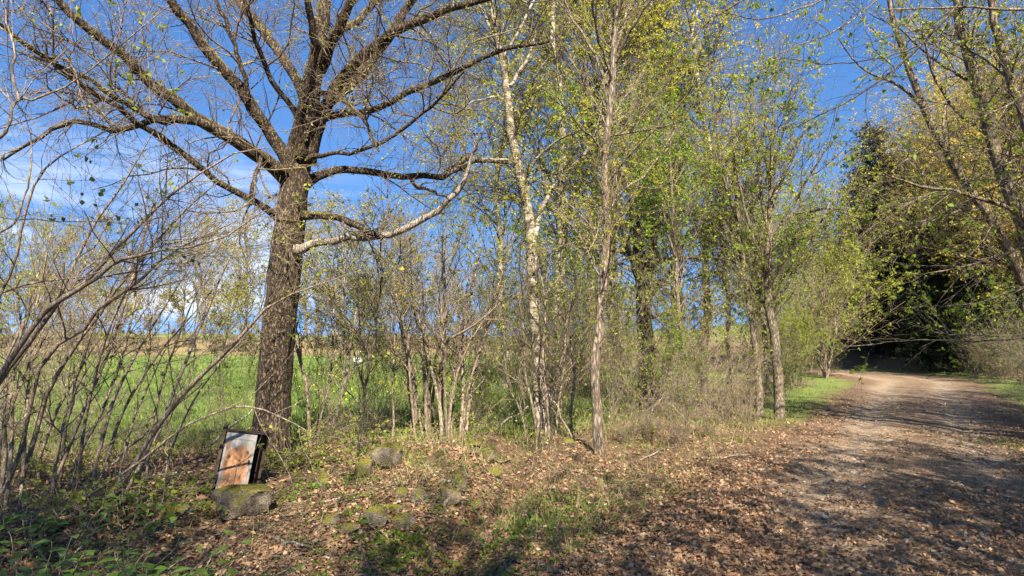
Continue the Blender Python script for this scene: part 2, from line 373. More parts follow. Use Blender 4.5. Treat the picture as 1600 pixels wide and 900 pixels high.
def road_mat():
    m, t, b = newmat('stony_dirt')
    n1 = noise(t, 30, 8, .75); n2 = noise(t, 1.3, 5, .65); n3 = noise(t, 5, 4)
    vo = t.nodes.new('ShaderNodeTexVoronoi'); vo.inputs['Scale'].default_value = 34
    tc = t.nodes.new('ShaderNodeTexCoord'); t.links.new(tc.outputs['Object'], vo.inputs['Vector'])
    sv = t.nodes.new('ShaderNodeSeparateColor'); t.links.new(vo.outputs['Color'], sv.inputs[0])
    base = ramp(t, n1.outputs['Fac'], [(.25, (.085, .052, .03)), (.5, (.18, .118, .072)), (.75, (.34, .24, .155))])
    stone = ramp(t, sv.outputs['Red'], [(0, (.11, .07, .043)), (.6, (.22, .15, .095)), (.9, (.35, .265, .185)), (1, (.46, .37, .27))])
    ck = ramp(t, n3.outputs['Fac'], [(.42, (0, 0, 0)), (.6, (1, 1, 1))])
    c = mixc(t, ck.outputs['Color'], base.outputs['Color'], stone.outputs['Color'])
    lf = ramp(t, n2.outputs['Fac'], [(.5, (0, 0, 0)), (.68, (.75, .75, .75))])
    c = mixc(t, lf.outputs['Color'], c, (.19, .12, .075))
    at = t.nodes.new('ShaderNodeAttribute'); at.attribute_name = 'cover'
    sp_ = t.nodes.new('ShaderNodeSeparateColor'); t.links.new(at.outputs['Color'], sp_.inputs[0])
    c = mixc(t, mth(t, 'MULTIPLY', sp_.outputs['Red'], .8), c, (.16, .10, .065))
    c = mixc(t, mth(t, 'MULTIPLY', mth(t, 'MULTIPLY', sp_.outputs['Green'], n3.outputs['Fac']), .9), c, (.40, .32, .235))
    t.links.new(c, b.inputs['Base Color'])
    hh = mth(t, 'ADD', n1.outputs['Fac'], mth(t, 'MULTIPLY', vo.outputs['Distance'], -1.2))
    bump(t, b, hh, .9, .025); b.inputs['Roughness'].default_value = .93
    return m
M['road'] = road_mat()
def stone_mat():
    m, t, b = newmat('mossy_stone')
    n1 = noise(t, 14, 8, .7); n2 = noise(t, 3.5, 5, .6); n3 = noise(t, 70, 3)
    base = ramp(t, n1.outputs['Fac'], [(.3, (.04, .032, .024)), (.5, (.15, .12, .09)), (.7, (.33, .28, .21))])
    gm = t.nodes.new('ShaderNodeNewGeometry'); se = t.nodes.new('ShaderNodeSeparateXYZ'); t.links.new(gm.outputs['Normal'], se.inputs[0])
    k = mth(t, 'ADD', mth(t, 'MULTIPLY', se.outputs['Z'], .38), n2.outputs['Fac'])
    mk_ = ramp(t, k, [(.62, (0, 0, 0)), (.78, (1, 1, 1))])
    ms = ramp(t, n3.outputs['Fac'], [(.3, (.06, .065, .012)), (.7, (.27, .23, .035))])
    c = mixc(t, mk_.outputs['Color'], base.outputs['Color'], ms.outputs['Color']); t.links.new(c, b.inputs['Base Color'])
    bump(t, b, mth(t, 'ADD', n1.outputs['Fac'], mth(t, 'MULTIPLY', n3.outputs['Fac'], .8)), 1.0, .035); return m
M['stone'] = stone_mat()
m_, t_, b_ = newmat('pale_pebble'); g_ = t_.nodes.new('ShaderNodeNewGeometry')
r_ = ramp(t_, g_.outputs['Random Per Island'], [(0, (.12, .082, .055)), (.6, (.25, .185, .125)), (1, (.42, .345, .26))]); t_.links.new(r_.outputs['Color'], b_.inputs['Base Color']); M['pebble'] = m_
m_, t_, b_ = newmat('bare_stone'); n_ = noise(t_, 25, 7, .7); r_ = ramp(t_, n_.outputs['Fac'], [(.3, (.22, .17, .12)), (.7, (.5, .43, .34))]); t_.links.new(r_.outputs['Color'], b_.inputs['Base Color']); bump(t_, b_, n_.outputs['Fac'], .6, .01); M['bare_stone'] = m_
def rust_paint():
    m, t, b = newmat('rusted_white_paint')
    n1 = noise(t, 6.0, 8, .7, dist=.5, sc=(1, 1, .45)); n2 = noise(t, 26, 7, .75, sc=(1, 1, .5)); tc = t.nodes.new('ShaderNodeTexCoord'); se = t.nodes.new('ShaderNodeSeparateXYZ')
    t.links.new(tc.outputs['Object'], se.inputs[0])
    # rust spreads from the middle of the panel, paint survives near its edges and top
    ax = mth(t, 'ABSOLUTE', mth(t, 'DIVIDE', se.outputs['X'], .175)); az = mth(t, 'ABSOLUTE', mth(t, 'DIVIDE', mth(t, 'ADD', se.outputs['Z'], -.20), .34))
    e = mth(t, 'MAXIMUM', ax, az); k = mth(t, 'ADD', mth(t, 'MULTIPLY', n1.outputs['Fac'], .95), mth(t, 'MULTIPLY', mth(t, 'POWER', e, 2.2), -.55))
    k = mth(t, 'ADD', k, mth(t, 'MULTIPLY', n2.outputs['Fac'], .25))
    mask = ramp(t, k, [(.33, (0, 0, 0)), (.43, (1, 1, 1))])
    rc = ramp(t, n2.outputs['Fac'], [(.32, (.13, .05, .022)), (.5, (.33, .15, .065)), (.68, (.42, .29, .18))])
    pc = ramp(t, n2.outputs['Fac'], [(.3, (.15, .145, .13)), (.7, (.34, .33, .31))])
    t.links.new(mixc(t, mask.outputs['Color'], pc.outputs['Color'], rc.outputs['Color']), b.inputs['Base Color'])
    bump(t, b, mth(t, 'ADD', mask.outputs['Color'], n2.outputs['Fac']), .3, .002); b.inputs['Roughness'].default_value = .6; return m
M['rustpaint'] = rust_paint()
m_, t_, b_ = newmat('dark_rust'); n_ = noise(t_, 20, 6, .7); r_ = ramp(t_, n_.outputs['Fac'], [(.3, (.018, .012, .009)), (.7, (.065, .036, .024))]); t_.links.new(r_.outputs['Color'], b_.inputs['Base Color']); bump(t_, b_, n_.outputs['Fac'], .5, .004); M['rust'] = m_
m_, t_, b_ = newmat('weathered_post'); n_ = noise(t_, 16, 6, .7, sc=(1, 1, .1)); r_ = ramp(t_, n_.outputs['Fac'], [(.3, (.035, .024, .018)), (.7, (.13, .09, .06))]); t_.links.new(r_.outputs['Color'], b_.inputs['Base Color']); bump(t_, b_, n_.outputs['Fac'], .7, .01); M['post'] = m_

# ------------------------------------------------------------------ the land
def cover(x, y):
    """R = grass, G = dry grass"""
    v = y - ridge(x); e = (x - road_left(y)) * .86
    wv = .35 * wob(x, y, 0, 6)
    left = ss(3, -1, x - .25 * (y - 10))
    field = ss(.8, 2.4, v + wv) * ss(1.5, -1.0, e + 3.0 + 0 * y) * ss(64, 59, y + 2 * wv)
    field = field * np.maximum(left, ss(14, 22, y) * ss(4, 9, y * .62 - x))
    vg = np.exp(-((e + .75 + .25 * wv) / .75) ** 2) * ss(10.5, 13, y) * ss(40, 26, y)
    r = e - RW * .86; vg2 = np.exp(-((r - .8) / .65) ** 2) * ss(11, 14, y) * ss(45, 30, y)
    top = ss(71, 76, y) * .8
    grass = np.clip(field + .95 * vg + .95 * vg2 + top, 0, 1)
    dry = .55 * ss(59, 63, y) * ss(74, 70, y) + .25 * ss(.2, 1.2, v) * ss(3.2, 1.6, v + wv) + .25 * ss(.4, .6, .5 + .25 * wob(x, y, 2, 7)) * (1 - field) * ss(10, 13, y)
    return grass, np.clip(dry, 0, 1)
def axis(n, k, span, c, neg=None):
    u = np.linspace(-1, 1, n); s = np.sinh(k * u) / math.sinh(k) * span; return c + s
gx = axis(400, 6.2, 900, 1.5)
u = np.linspace(0, 1, 430); gy = -40 + 0 * u
gy = 6.5 + np.sinh(6.0 * np.linspace(-.60, 1, 430)) / math.sinh(6.0) * 900
X, Y = np.meshgrid(gx, gy, indexing='ij')
m = road_mask(X, Y)
Z = H0(X, Y) * (1 - m) + (Hroad(X, Y) - .06) * m
nx, ny = X.shape
ii = (np.arange(nx - 1)[:, None] * ny + np.arange(ny - 1)[None]).ravel()
F = np.stack([ii, ii + ny, ii + ny + 1, ii + 1], 1)
ground = mk('ground', np.stack([X, Y, Z], -1), F, M['land'], None, True, 'structure')
def set_cover(o, r, gg):
    a = o.data.color_attributes.new('cover', 'FLOAT_COLOR', 'POINT')
    c = np.zeros((r.size, 4), np.float32); c[:, 0] = r.ravel(); c[:, 1] = gg.ravel(); c[:, 3] = 1
    a.data.foreach_set('color', c.ravel())
set_cover(ground, *cover(X, Y))
ry = np.concatenate([np.linspace(-12, 2, 40), np.linspace(2.06, 14, 200), np.linspace(14.15, 38, 150)])
rt = np.linspace(-.12, 1.12, 80)
RT, RY = np.meshgrid(rt, ry, indexing='ij')
RX = road_left(RY) + RT * RW
edge = np.minimum(RT, 1 - RT) * RW
Zr = Hroad(RX, RY) * 1.0 + .028 * wob(RX, RY, 4, 11) * ss(.9, .2, edge) - .10 * ss(.35, -.35, edge)
nx, ny = RX.shape; ii = (np.arange(nx - 1)[:, None] * ny + np.arange(ny - 1)[None]).ravel()
road = mk('dirt_road', np.stack([RX, RY, Zr], -1), np.stack([ii, ii + ny, ii + ny + 1, ii + 1], 1), M['road'], None, True, 'structure')
ed = RT * RW * .86
set_cover(road, ss(1.3, .1, edge + .35 * wob(RX, RY, 2, 8)), np.clip(np.exp(-((ed - 1.15 + .1 * np.sin(RY)) / .38) ** 2) + np.exp(-((ed - 2.75 + .1 * np.sin(RY * .8)) / .38) ** 2), 0, 1))

g = np.random.default_rng(11)
def zone(n, pxr, dr, pw=1.0):
    """random ground points spread over a wedge in front of the camera"""
    a = g.uniform(pxr[0], pxr[1], n); t = g.uniform(0, 1, n) ** pw
    d = 1 / (1 / dr[0] * (1 - t) + 1 / dr[1] * t)
    x = (a - 800) / FPX * d; return x, d
# dry leaves lying on the verge and the bank
def scatter_flat(name, x, y, size, mat, lift=.018, tilt=.75, wid=.6):
    n = len(x); z = G(x, y)
    a = g.uniform(0, 6.283, n); T = np.stack([np.cos(a), np.sin(a), g.normal(0, tilt * .5, n)], 1); T = nrm(T)
    up = nrm(np.stack([g.normal(0, tilt, n), g.normal(0, tilt, n), np.ones(n)], 1))
    b = nrm(np.cross(up, T)); c = np.cross(T, b); s = (size[0] + (size[1] * 1.15 - size[0]) * g.uniform(0, 1, n) ** 1.7)[:, None]
    p = np.stack([x, y, z + lift * g.uniform(.2, 1.6, n)], 1)
    cu = g.uniform(-.15, .35, n)[:, None]
    v = np.stack([p - T * s * .5, p + b * s * wid * .5 + c * s * cu, p + T * s * .5 + c * s * .1, p - b * s * wid * .5 + c * s * cu], 1).reshape(-1, 3)
    k = np.arange(n)[:, None] * 4
    return mk(name, v, np.concatenate([k + np.array([[0, 1, 2]]), k + np.array([[0, 2, 3]])]), mat, None, False, 'stuff')
x, y = zone(190000, (-150, 1750), (2.6, 17), .8)
e = (x - road_left(y)) * .86; cg, cd = cover(x, y)
den = np.where(e < 0, .45 + .55 * ss(-.6, .5, wob(x * 1.4, y * 1.4, 0, 8)), ss(1.5, .0, e + .5 * wob(x, y, 2, 8)) * .80 + .06 + .22 * ss(-.1, .8, wob(x * 1.1, y * 1.1, 1, 7)))
den = np.maximum(den, ss(RW * .86 - 1.9, RW * .86 - .3, e + .3 * wob(x, y, 2, 8)))
den = den * (1 - .93 * cg)
k = g.uniform(0, 1, len(x)) < den; x, y = x[k], y[k]; h = g.uniform(0, 1, len(x)) < .5
tag(scatter_flat('leaf_litter', x[h], y[h], (.022, .055), M['litter']), 'pale tan dry leaves strewn over the verge and bank', 'fallen leaves')
tag(scatter_flat('leaf_litter', x[~h], y[~h], (.025, .06), M['litter2'], .01), 'dull brown old leaves lying under the pale ones', 'fallen leaves')
# snapped twigs and stalks lying among the leaves
x, y = zone(5200, (-150, 1750), (2.8, 15), .8); e = (x - road_left(y)) * .86; k = (e < .2) | (e > RW * .86 - .6); k &= cover(x, y)[0] < .5; x, y = x[k], y[k]; n = len(x)
a = g.uniform(0, 6.283, n); l = g.uniform(.06, .38, n) ** 1.0; q = np.linspace(-.5, .5, 4)[None]; xx = x[:, None] + np.cos(a)[:, None] * l[:, None] * q + g.normal(0, .008, (n, 4)); yy = y[:, None] + np.sin(a)[:, None] * l[:, None] * q + g.normal(0, .008, (n, 4))
pp = np.stack([xx, yy, G(xx, yy) + .018 + g.uniform(0, .03, (n, 4))], -1); rd_ = np.repeat(g.uniform(.0015, .0055, n)[:, None], 4, 1)
tag(wood('twig_litter', [(pp, rd_, 4)], M['greybark'], None, 'stuff'), 'small snapped twigs scattered among the dry leaves', 'twigs')
# pebbles on the road
x, y = zone(16000, (700, 1750), (2.4, 26), .8); e = (x - road_left(y)) * .86
k = (e > .05) & (e < RW * .86 - .2) & (g.uniform(0, 1, len(x)) < (.35 + .5 * ss(-.4, .8, wob(x * 1.3, y, 1, 6)))); x, y = x[k], y[k]; n = len(x)
s = (g.uniform(.006, .02, n) + .028 * g.uniform(0, 1, n) ** 9)[:, None]; p = np.stack([x, y, Hroad(x, y) - s[:, 0] * .1], 1)
oc = np.array([[1, 0, 0], [0, 1, 0], [-1, 0, 0], [0, -1, 0], [.1, .1, .55]]); oc = oc[None] * (1 + g.normal(0, .25, (n, 5, 3))); an = g.uniform(0, 6.28, n)
ca, sa = np.cos(an)[:, None], np.sin(an)[:, None]
oc = np.stack([oc[..., 0] * ca - oc[..., 1] * sa * .7, oc[..., 0] * sa + oc[..., 1] * ca * .7, oc[..., 2]], -1)
v = (p[:, None] + oc * s[:, :, None]).reshape(-1, 3); kk = np.arange(n)[:, None] * 5
tag(mk('road_gravel', v, np.concatenate([kk + np.array([q]) for q in ([0, 1, 4], [1, 2, 4], [2, 3, 4], [3, 0, 4])]), M['pebble'], None, False, 'stuff'),
    'pale pebbles and stone chips bedded in the dirt track', 'gravel')
# grass
def blades(name, x, y, hgt, mat, width=.012, lean=.35):
    n = len(x); z = G(x, y); a = g.uniform(0, 6.283, n); hh = g.uniform(hgt[0], hgt[1], n)
    b = np.stack([np.cos(a), np.sin(a), 0 * a], 1) * (width * .5 * (1 + y / 14))[:, None]
    p = np.stack([x, y, z - .005], 1); l = np.stack([g.normal(0, lean, n) * hh, g.normal(0, lean, n) * hh, hh], 1)
    v = np.stack([p - b, p + b, p + l], 1).reshape(-1, 3); kk = np.arange(n)[:, None] * 3
    return mk(name, v, kk + np.array([[0, 1, 2]]), mat, None, False, 'stuff')
x, y = zone(230000, (-120, 1100), (8.5, 62), .7); cg, cd = cover(x, y); k = g.uniform(0, 1, len(x)) < cg * .9
tag(blades('field_grass', x[k], y[k], (.05, .15), M['grass']), 'lush green grass of the field behind the bank', 'grass')
x, y = zone(26000, (-120, 1000), (9.5, 40), .8); cg, cd = cover(x, y); k = (g.uniform(0, 1, len(x)) < cg) & (wob(x * .9, y * .9, 0, 7) > .35)
tag(blades('field_grass', x[k], y[k], (.16, .34), M['grass'], .012, .3), 'taller tufts standing in the green field', 'grass')
x, y = zone(1500, (-120, 900), (14, 58), .6); k = (cover(x, y)[0] > .6) & (wob(x * .4, y * .4, 0, 6) > .1); x, y = x[k], y[k]; n = len(x)
hp = np.repeat(np.stack([x, y, G(x, y) + .16], 1), 4, 0); T = g.normal(size=(4 * n, 3)); v, f = leaves(g, hp, nrm(T) * 3, (.03, .05), .9, 0, .3, .1); tag(mk('dandelions', v, f, M['yellow'], None, False, 'stuff'), 'yellow dandelion heads dotted over the field', 'flowers')
x, y = zone(40000, (1050, 1750), (9, 34), .8); cg, cd = cover(x, y); k = g.uniform(0, 1, len(x)) < cg * .85
tag(blades('verge_grass', x[k], y[k], (.03, .08), M['grass'], .008), 'short green grass on the verges of the track', 'grass')
x, y = zone(80000, (-100, 1500), (4, 16), 1.0); e = (x - road_left(y)) * .86; v = y - ridge(x)
k = (e < -.2) & (g.uniform(0, 1, len(x)) < .03 + .22 * ss(.2, .9, wob(x * 1.2, y, 0, 7)) + .5 * ss(-.2, 1.4, v) * ss(5, 2, v) + .3 * ss(9, 12, y) * ss(-2.5, -.3, e)); 
tag(blades('dry_grass', x[k], y[k], (.06, .24), M['drygrass'], .005, .6), 'straw coloured dry grass between the shrubs', 'grass')

# ------------------------------------------------------------------ the oak
def oak():
    g = np.random.default_rng(21); D = 7.5
    tb = P(428, 720, D); t = thing('oak_tree', 'massive bare-crowned oak with spreading mossy limbs beside the rusty cabinet', 'tree', (tb[0], tb[1], Gf(tb[0], tb[1])))
    tp = trace([(418, 790, 66), (419, 765, 56), (420, 738, 43), (421, 710, 34), (423, 670, 28), (428, 600, 25.5), (434, 520, 24.5), (442, 440, 24), (451, 370, 23.5), (459, 300, 22), (467, 240, 19.5),
                (476, 195, 18), (485, 150, 15.5), (496, 80, 13), (505, 20, 11.5), (513, -60, 8.5), (520, -200, 5)], D, D, 44, .006, g)
    v, f = tubes(*tp, 22)
    # flutes and root flare
    c = tp[0][0]; q = v.reshape(44, 22, 3); an = np.arange(22) * 2 * math.pi / 22
    fl = 1 + .05 * np.sin(an * 5 + 1)[None, :, None] * np.concatenate([[4.5, 3.8, 3.0, 2.3], np.linspace(1.6, .4, 40)])[:, None, None] + .03 * g.normal(size=(44, 22, 1))
    q = c[:, None] + (q - c[:, None]) * fl
    mk('trunk', q.reshape(-1, 3), f, M['oak'], t, True)
    LB = [
        ([(452, 285, 13), (425, 258, 12), (400, 240, 11), (350, 210, 10.5), (300, 180, 10), (255, 145, 9), (215, 110, 8), (180, 75, 7.5), (140, 45, 7), (90, 0, 6), (40, -45, 4)], D, D - 2.2),
        ([(460, 275, 12), (430, 215, 10), (405, 185, 9.5), (385, 150, 9.5), (350, 110, 9), (320, 70, 8.5), (290, 30, 8), (265, 0, 7), (235, -60, 5)], D, D - 1.2),
        ([(440, 345, 8), (418, 328, 6), (390, 310, 5.5), (345, 285, 5), (320, 270, 5), (280, 235, 5), (230, 200, 4.6), (190, 170, 4.5), (140, 140, 4.2), (90, 105, 4), (50, 80, 3.6), (10, 45, 3), (-50, 10, 2)], D, D - 2.6),
        ([(345, 208, 8), (315, 192, 7), (285, 186, 7), (255, 187, 6.5), (225, 178, 5), (195, 160, 4.5), (165, 140, 4), (130, 118, 3.4), (90, 98, 3), (40, 85, 2)], D - 1.0, D - 2.2),
        ([(262, 186, 6), (235, 190, 5), (210, 200, 5), (180, 205, 4.5), (150, 196, 4), (110, 190, 4), (75, 205, 3.2), (40, 228, 2.6), (5, 250, 1.6)], D - 1.4, D - .6),
        ([(482, 175, 10), (470, 140, 8.5), (452, 105, 8), (435, 80, 7.5), (415, 52, 7.2), (400, 35, 7), (370, 0, 6.5), (340, -40, 5)], D, D + 1.0),
        ([(474, 195, 7), (458, 168, 5), (432, 140, 4.2), (418, 110, 4), (405, 80, 3.8), (396, 50, 3.5), (388, 25, 3.2), (378, -10, 2.6)], D, D - 1.0),
        ([(385, 158, 4.5), (384, 130, 4), (375, 95, 3.6), (362, 60, 3.3), (350, 30, 3), (333, -8, 2.4)], D - .5, D - 1.0),
        ([(470, 240, 11), (466, 200, 8), (472, 165, 7.5), (485, 120, 7), (494, 80, 6.5), (490, 45, 6), (482, 10, 5.5), (474, -40, 4)], D - .15, D - 1.3),
        ([(482, 255, 12), (497, 205, 10.5), (512, 165, 10), (530, 130, 9.5), (560, 92, 9), (590, 72, 9), (615, 50, 8), (650, 35, 7), (695, 16, 6), (765, 0, 4.5), (820, -20, 3)], D, D - 1.4),
        ([(486, 225, 11), (505, 175, 10), (530, 146, 9.5), (560, 122, 9), (585, 88, 8.5), (610, 55, 8), (630, 20, 7), (655, -10, 6), (690, -50, 4)], D, D + 1.0),
        ([(488, 195, 8), (515, 180, 6), (545, 178, 5.6), (575, 175, 5.3), (610, 160, 5.2), (650, 140, 5), (700, 120, 4.5), (740, 98, 4), (790, 75, 3.6), (830, 70, 3), (858, 65, 2)], D, D - 1.0),
        ([(480, 250, 6), (505, 243, 3.6), (530, 240, 3.2), (580, 228, 3), (630, 200, 2.8), (670, 170, 2.5), (700, 140, 2.2), (725, 112, 1.5)], D - .1, D - 1.6),
        ([(472, 292, 11), (492, 278, 8), (515, 270, 6.5), (540, 268, 6), (590, 270, 5.5), (640, 276, 5), (690, 275, 5), (715, 265, 4), (750, 252, 3), (795, 255, 2)], D, D + .7),
        ([(690, 275, 3.5), (715, 255, 3), (733, 245, 2.6), (746, 228, 2)], D + .5, D + .7),
        ([(462, 340, 10), (490, 337, 6.5), (520, 338, 6), (545, 346, 5.6), (572, 360, 5), (600, 371, 4)], D, D - .7),
        ([(500, 110, 10), (516, 75, 8.5), (530, 40, 8), (548, 5, 7), (570, -50, 5)], D, D - .9),
        ([(498, 90, 8), (520, 60, 7), (545, 42, 6), (570, 20, 5.5), (600, -10, 5), (640, -50, 3)], D, D + 1.5),
        ([(500, 145, 6), (530, 150, 3.6), (545, 165, 3.2), (572, 188, 3), (582, 220, 2.4), (592, 236, 1.6)], D - .1, D - 1.8),
        ([(640, 277, 3), (650, 290, 2.5), (680, 300, 2), (705, 310, 1.2)], D + .5, D + .9),
        ([(448, 268, 5), (430, 262, 4), (410, 245, 3.4), (395, 285, 3.4), (392, 320, 2.6)], D - .2, D - .7),
        ([(640, 5, 4), (660, -25, 3), (680, -60, 2)], D + .7, D + .2),
    ]
    ls = [trace(p, a, b, 16, .012, g) for p, a, b in LB]
    for l in ls: wood('limb', [(l[0], l[1], 9)], M['oak'], t)
    dead = trace([(462, 390, 9), (480, 383, 7), (510, 376, 6.2), (560, 373, 6), (600, 370, 5.6), (650, 350, 5.2), (690, 325, 4.8), (715, 300, 4.4), (728, 278, 3.5), (738, 240, 2)], D - .2, D - .7, 18, .012, g)
    o = wood('limb', [(dead[0], dead[1], 9)], M['dead'], t); o['label'] = 'pale barkless lower limb bent upward at its tip'
    LP, LR = pad(ls)
    a1 = grow(g, LP, LR, 180, (.35, 1.35), (.5, 1.3), 7, .30, .08, .2, 1, .55, .004)
    a2 = grow(g, a1[0], a1[1], 1300, (.22, .75), (.4, 1.2), 5, .30, .04, .1, 1, .6, .0026)
    b2 = grow(g, LP, LR, 320, (.15, .6), (.5, 1.4), 5, .32, .06, .25, 1, .3, .0026)
    a2 = (np.concatenate([a2[0], b2[0]]), np.concatenate([a2[1], b2[1]]))
    d2 = grow(g, dead[0], dead[1], 26, (.1, .45), (.5, 1.3), 4, .3, .1, .2, 1, .35, .003)
    a3 = grow(g, a2[0], a2[1], 6400, (.10, .42), (.4, 1.2), 4, .34, .02, .1, 1, .6, .0016)
    wood('branchlets', [(a1[0], a1[1], 5), (a2[0], a2[1], 4)], M['oak_twig'], t, 'stuff')
    wood('twigs', [(a3[0], a3[1], 3), (d2[0], d2[1], 3)], M['oak_twig'], t, 'stuff')
    p, T = leaf_pts(g, a3[0], 7500, .3); v, f = leaves(g, p, T, (.015, .04), .5)
    mk('opening_buds', v, f, M['lf_oak'], t, False, 'stuff')
    # epicormic shoots on the trunk with a few fresh leaves
    e1 = grow(g, tp[0], tp[1] * 1.0, 120, (.1, .4), (1.0, 1.6), 4, .3, .1, .05, .75, .05, .002); 
    # push starts to the trunk surface
    p, T = leaf_pts(g, e1[0], 360, .4); v, f = leaves(g, p, T, (.02, .045), .7); mk('trunk_shoots', *join([tubes(e1[0], e1[1], 3)]), M['oak_twig'], t, True, 'stuff'); mk('trunk_leaves', v, f, M['lf_green'], t, False, 'stuff')
oak()

# ------------------------------------------------------------------ birch, slim tree, alder and other traced trees
def traced_tree(seed, name, label, cat, base_px, D, trunk, limbs, bark, nr, twig, leaf, lmat, lsize, lcount, droop=0, up=.1, tw2=None, sides=12, limb_mat=None, twig_mat='greybark', jit=.008, twlen=((.4, 1.5), (.2, .8), (.1, .4)), group=None, wid=.6, hang=.3, rm=.0016, ang=(.35, 1.0)):
    g = np.random.default_rng(seed)
    b = P(base_px[0], base_px[1], D); t = thing(name, label, cat, (b[0], b[1], Gf(b[0], b[1])), group)
    tp = trace(trunk, D, D, 34, jit, g); thin_ = {'birch': .76, 'slim': .8, 'darkbark': .9}.get(bark, 1) * (.66 if name == 'alder_tree' else (.72 if name == 'thin_tree' else 1)); tp = (tp[0], tp[1] * thin_); wood('trunk', [(tp[0], tp[1], sides)], M[bark], t)
    ls = [trace(p, a, c, 12, .01, g) for p, a, c in limbs]
    ls = [(l[0], l[1] * thin_) for l in ls]
    for l in ls: wood('limb', [(l[0], l[1], 6)], M[limb_mat or bark], t)
    srcP, srcR = (pad(ls, 12) if ls else (tp[0], tp[1]))
    a1 = grow(g, tp[0][:, 12:], tp[1][:, 12:], nr, twlen[0], ang, 7, .14, up, 0, 1, .45, rm * 2, droop=droop * .5)
    if ls:
        a1b = grow(g, srcP, srcR, nr, (twlen[0][0] * .7, twlen[0][1] * .7), ang, 7, .16, up, .15, 1, .5, rm * 2, droop=droop * .5)
        a1 = (np.concatenate([a1[0], a1b[0]]), np.concatenate([a1[1], a1b[1]]))
    a2 = grow(g, a1[0], a1[1], twig, twlen[1], (.3, .9), 5, .2, up * .5, .1, 1, .55, rm * 1.3, droop=droop)
    a3 = grow(g, a2[0], a2[1], int(twig * 2.2), twlen[2], (.3, .9), 4, .25, 0, .1, 1, .55, rm, droop=droop * 1.5)
    wood('branchlets', [(a1[0], a1[1], 4)], M[twig_mat], t, 'stuff')
    wood('twigs', [(a2[0], a2[1], 3), (a3[0], a3[1], 3)], M[twig_mat], t, 'stuff')
    if lcount:
        p, T = leaf_pts(g, a3[0], lcount); v, f = leaves(g, p, T, lsize, wid, hang); mk('foliage', v, f, M[lmat], t, False, 'stuff')
    return t
traced_tree(31, 'birch_tree', 'white-barked birch with fissured trunk leaning left above the bank', 'tree', (845, 690), 9.6,
    [(848, 720, 16), (845, 690, 14), (843, 600, 12.5), (838, 520, 12), (833, 450, 11.5), (830, 380, 11), (822, 310, 10.5), (812, 270, 10), (800, 210, 8.5), (793, 150, 7.5), (785, 100, 6.5), (775, 50, 5.5), (768, 0, 5), (758, -90, 3.5), (750, -180, 2)],
    [([(834, 375, 6), (845, 330, 5), (862, 298, 4.5), (890, 264, 4), (915, 242, 3.2), (930, 212, 2.6), (940, 170, 1.6)], 9.6, 10.6),
     ([(797, 135, 4.5), (812, 112, 4), (826, 85, 3), (838, 50, 2)], 9.6, 10.2), ([(803, 208, 4), (822, 190, 3), (832, 150, 2.8), (836, 120, 2.4), (858, 90, 1.6)], 9.6, 8.8),
     ([(812, 255, 4), (790, 250, 3), (760, 250, 2.5), (720, 262, 2)], 9.6, 9.0), ([(778, 78, 3.6), (765, 40, 3), (745, 0, 2.4), (725, -50, 2)], 9.6, 9.9),
     ([(793, 160, 3), (770, 152, 2.4), (735, 160, 2), (712, 180, 1.2)], 9.6, 9.2), ([(785, 90, 3), (815, 40, 3), (838, -10, 2.5), (850, -60, 2)], 9.6, 10.2), ([(815, 290, 3.5), (845, 240, 2.8), (880, 215, 2.2), (905, 205, 1.5)], 9.6, 8.9)],
    'birch', 60, 1300, None, 'lf_birch', (.02, .045), 13000, droop=.35, up=.05, twlen=((.5, 1.6), (.3, 1.0), (.2, .7)), twig_mat='darkbark', rm=.0012)
traced_tree(32, 'slim_tree', 'slim brown trunk rising straight from the leafy bank right of the birch', 'tree', (935, 718), 8.1,
    [(937, 735, 14), (935, 715, 11.5), (933, 650, 10), (930, 600, 9.5), (931, 550, 9.5), (938, 490, 9), (942, 440, 8.5), (948, 380, 8), (947, 320, 7.6), (945, 260, 7), (950, 200, 6.8), (958, 120, 6), (960, 60, 5), (966, 0, 4), (972, -90, 2.5)],
    [([(955, 160, 4), (940, 110, 3.2), (915, 60, 2.8), (880, 10, 2.2), (850, -30, 1.6)], 8.1, 8.6), ([(960, 100, 4), (978, 60, 3.2), (1000, 25, 2.8), (1030, -20, 2)], 8.1, 7.5), ([(957, 130, 3.6), (935, 60, 3), (925, 0, 2.4)], 8.1, 7.4),
     ([(950, 215, 3), (985, 208, 2), (1030, 200, 1.6), (1075, 185, 1)], 8.1, 7.4), ([(946, 290, 3), (975, 250, 2.4), (1010, 215, 2), (1060, 165, 1.6), (1090, 120, 1)], 8.1, 7.3), ([(945, 350, 2.6), (970, 300, 2), (1010, 270, 1.8), (1055, 205, 1.2)], 8.1, 8.9),
     ([(946, 245, 3), (925, 215, 2.2), (900, 190, 1.8), (870, 150, 1.2)], 8.1, 7.2), ([(958, 90, 3), (985, 0, 2.2), (1000, -60, 1.5)], 8.1, 8.9), ([(944, 330, 2.4), (935, 350, 2), (925, 385, 1.5), (915, 395, .9)], 8.1, 7.6)],
    'slim', 34, 650, None, 'lf_birch', (.02, .04), 4200, up=.16, twig_mat='hazel', rm=.0015)
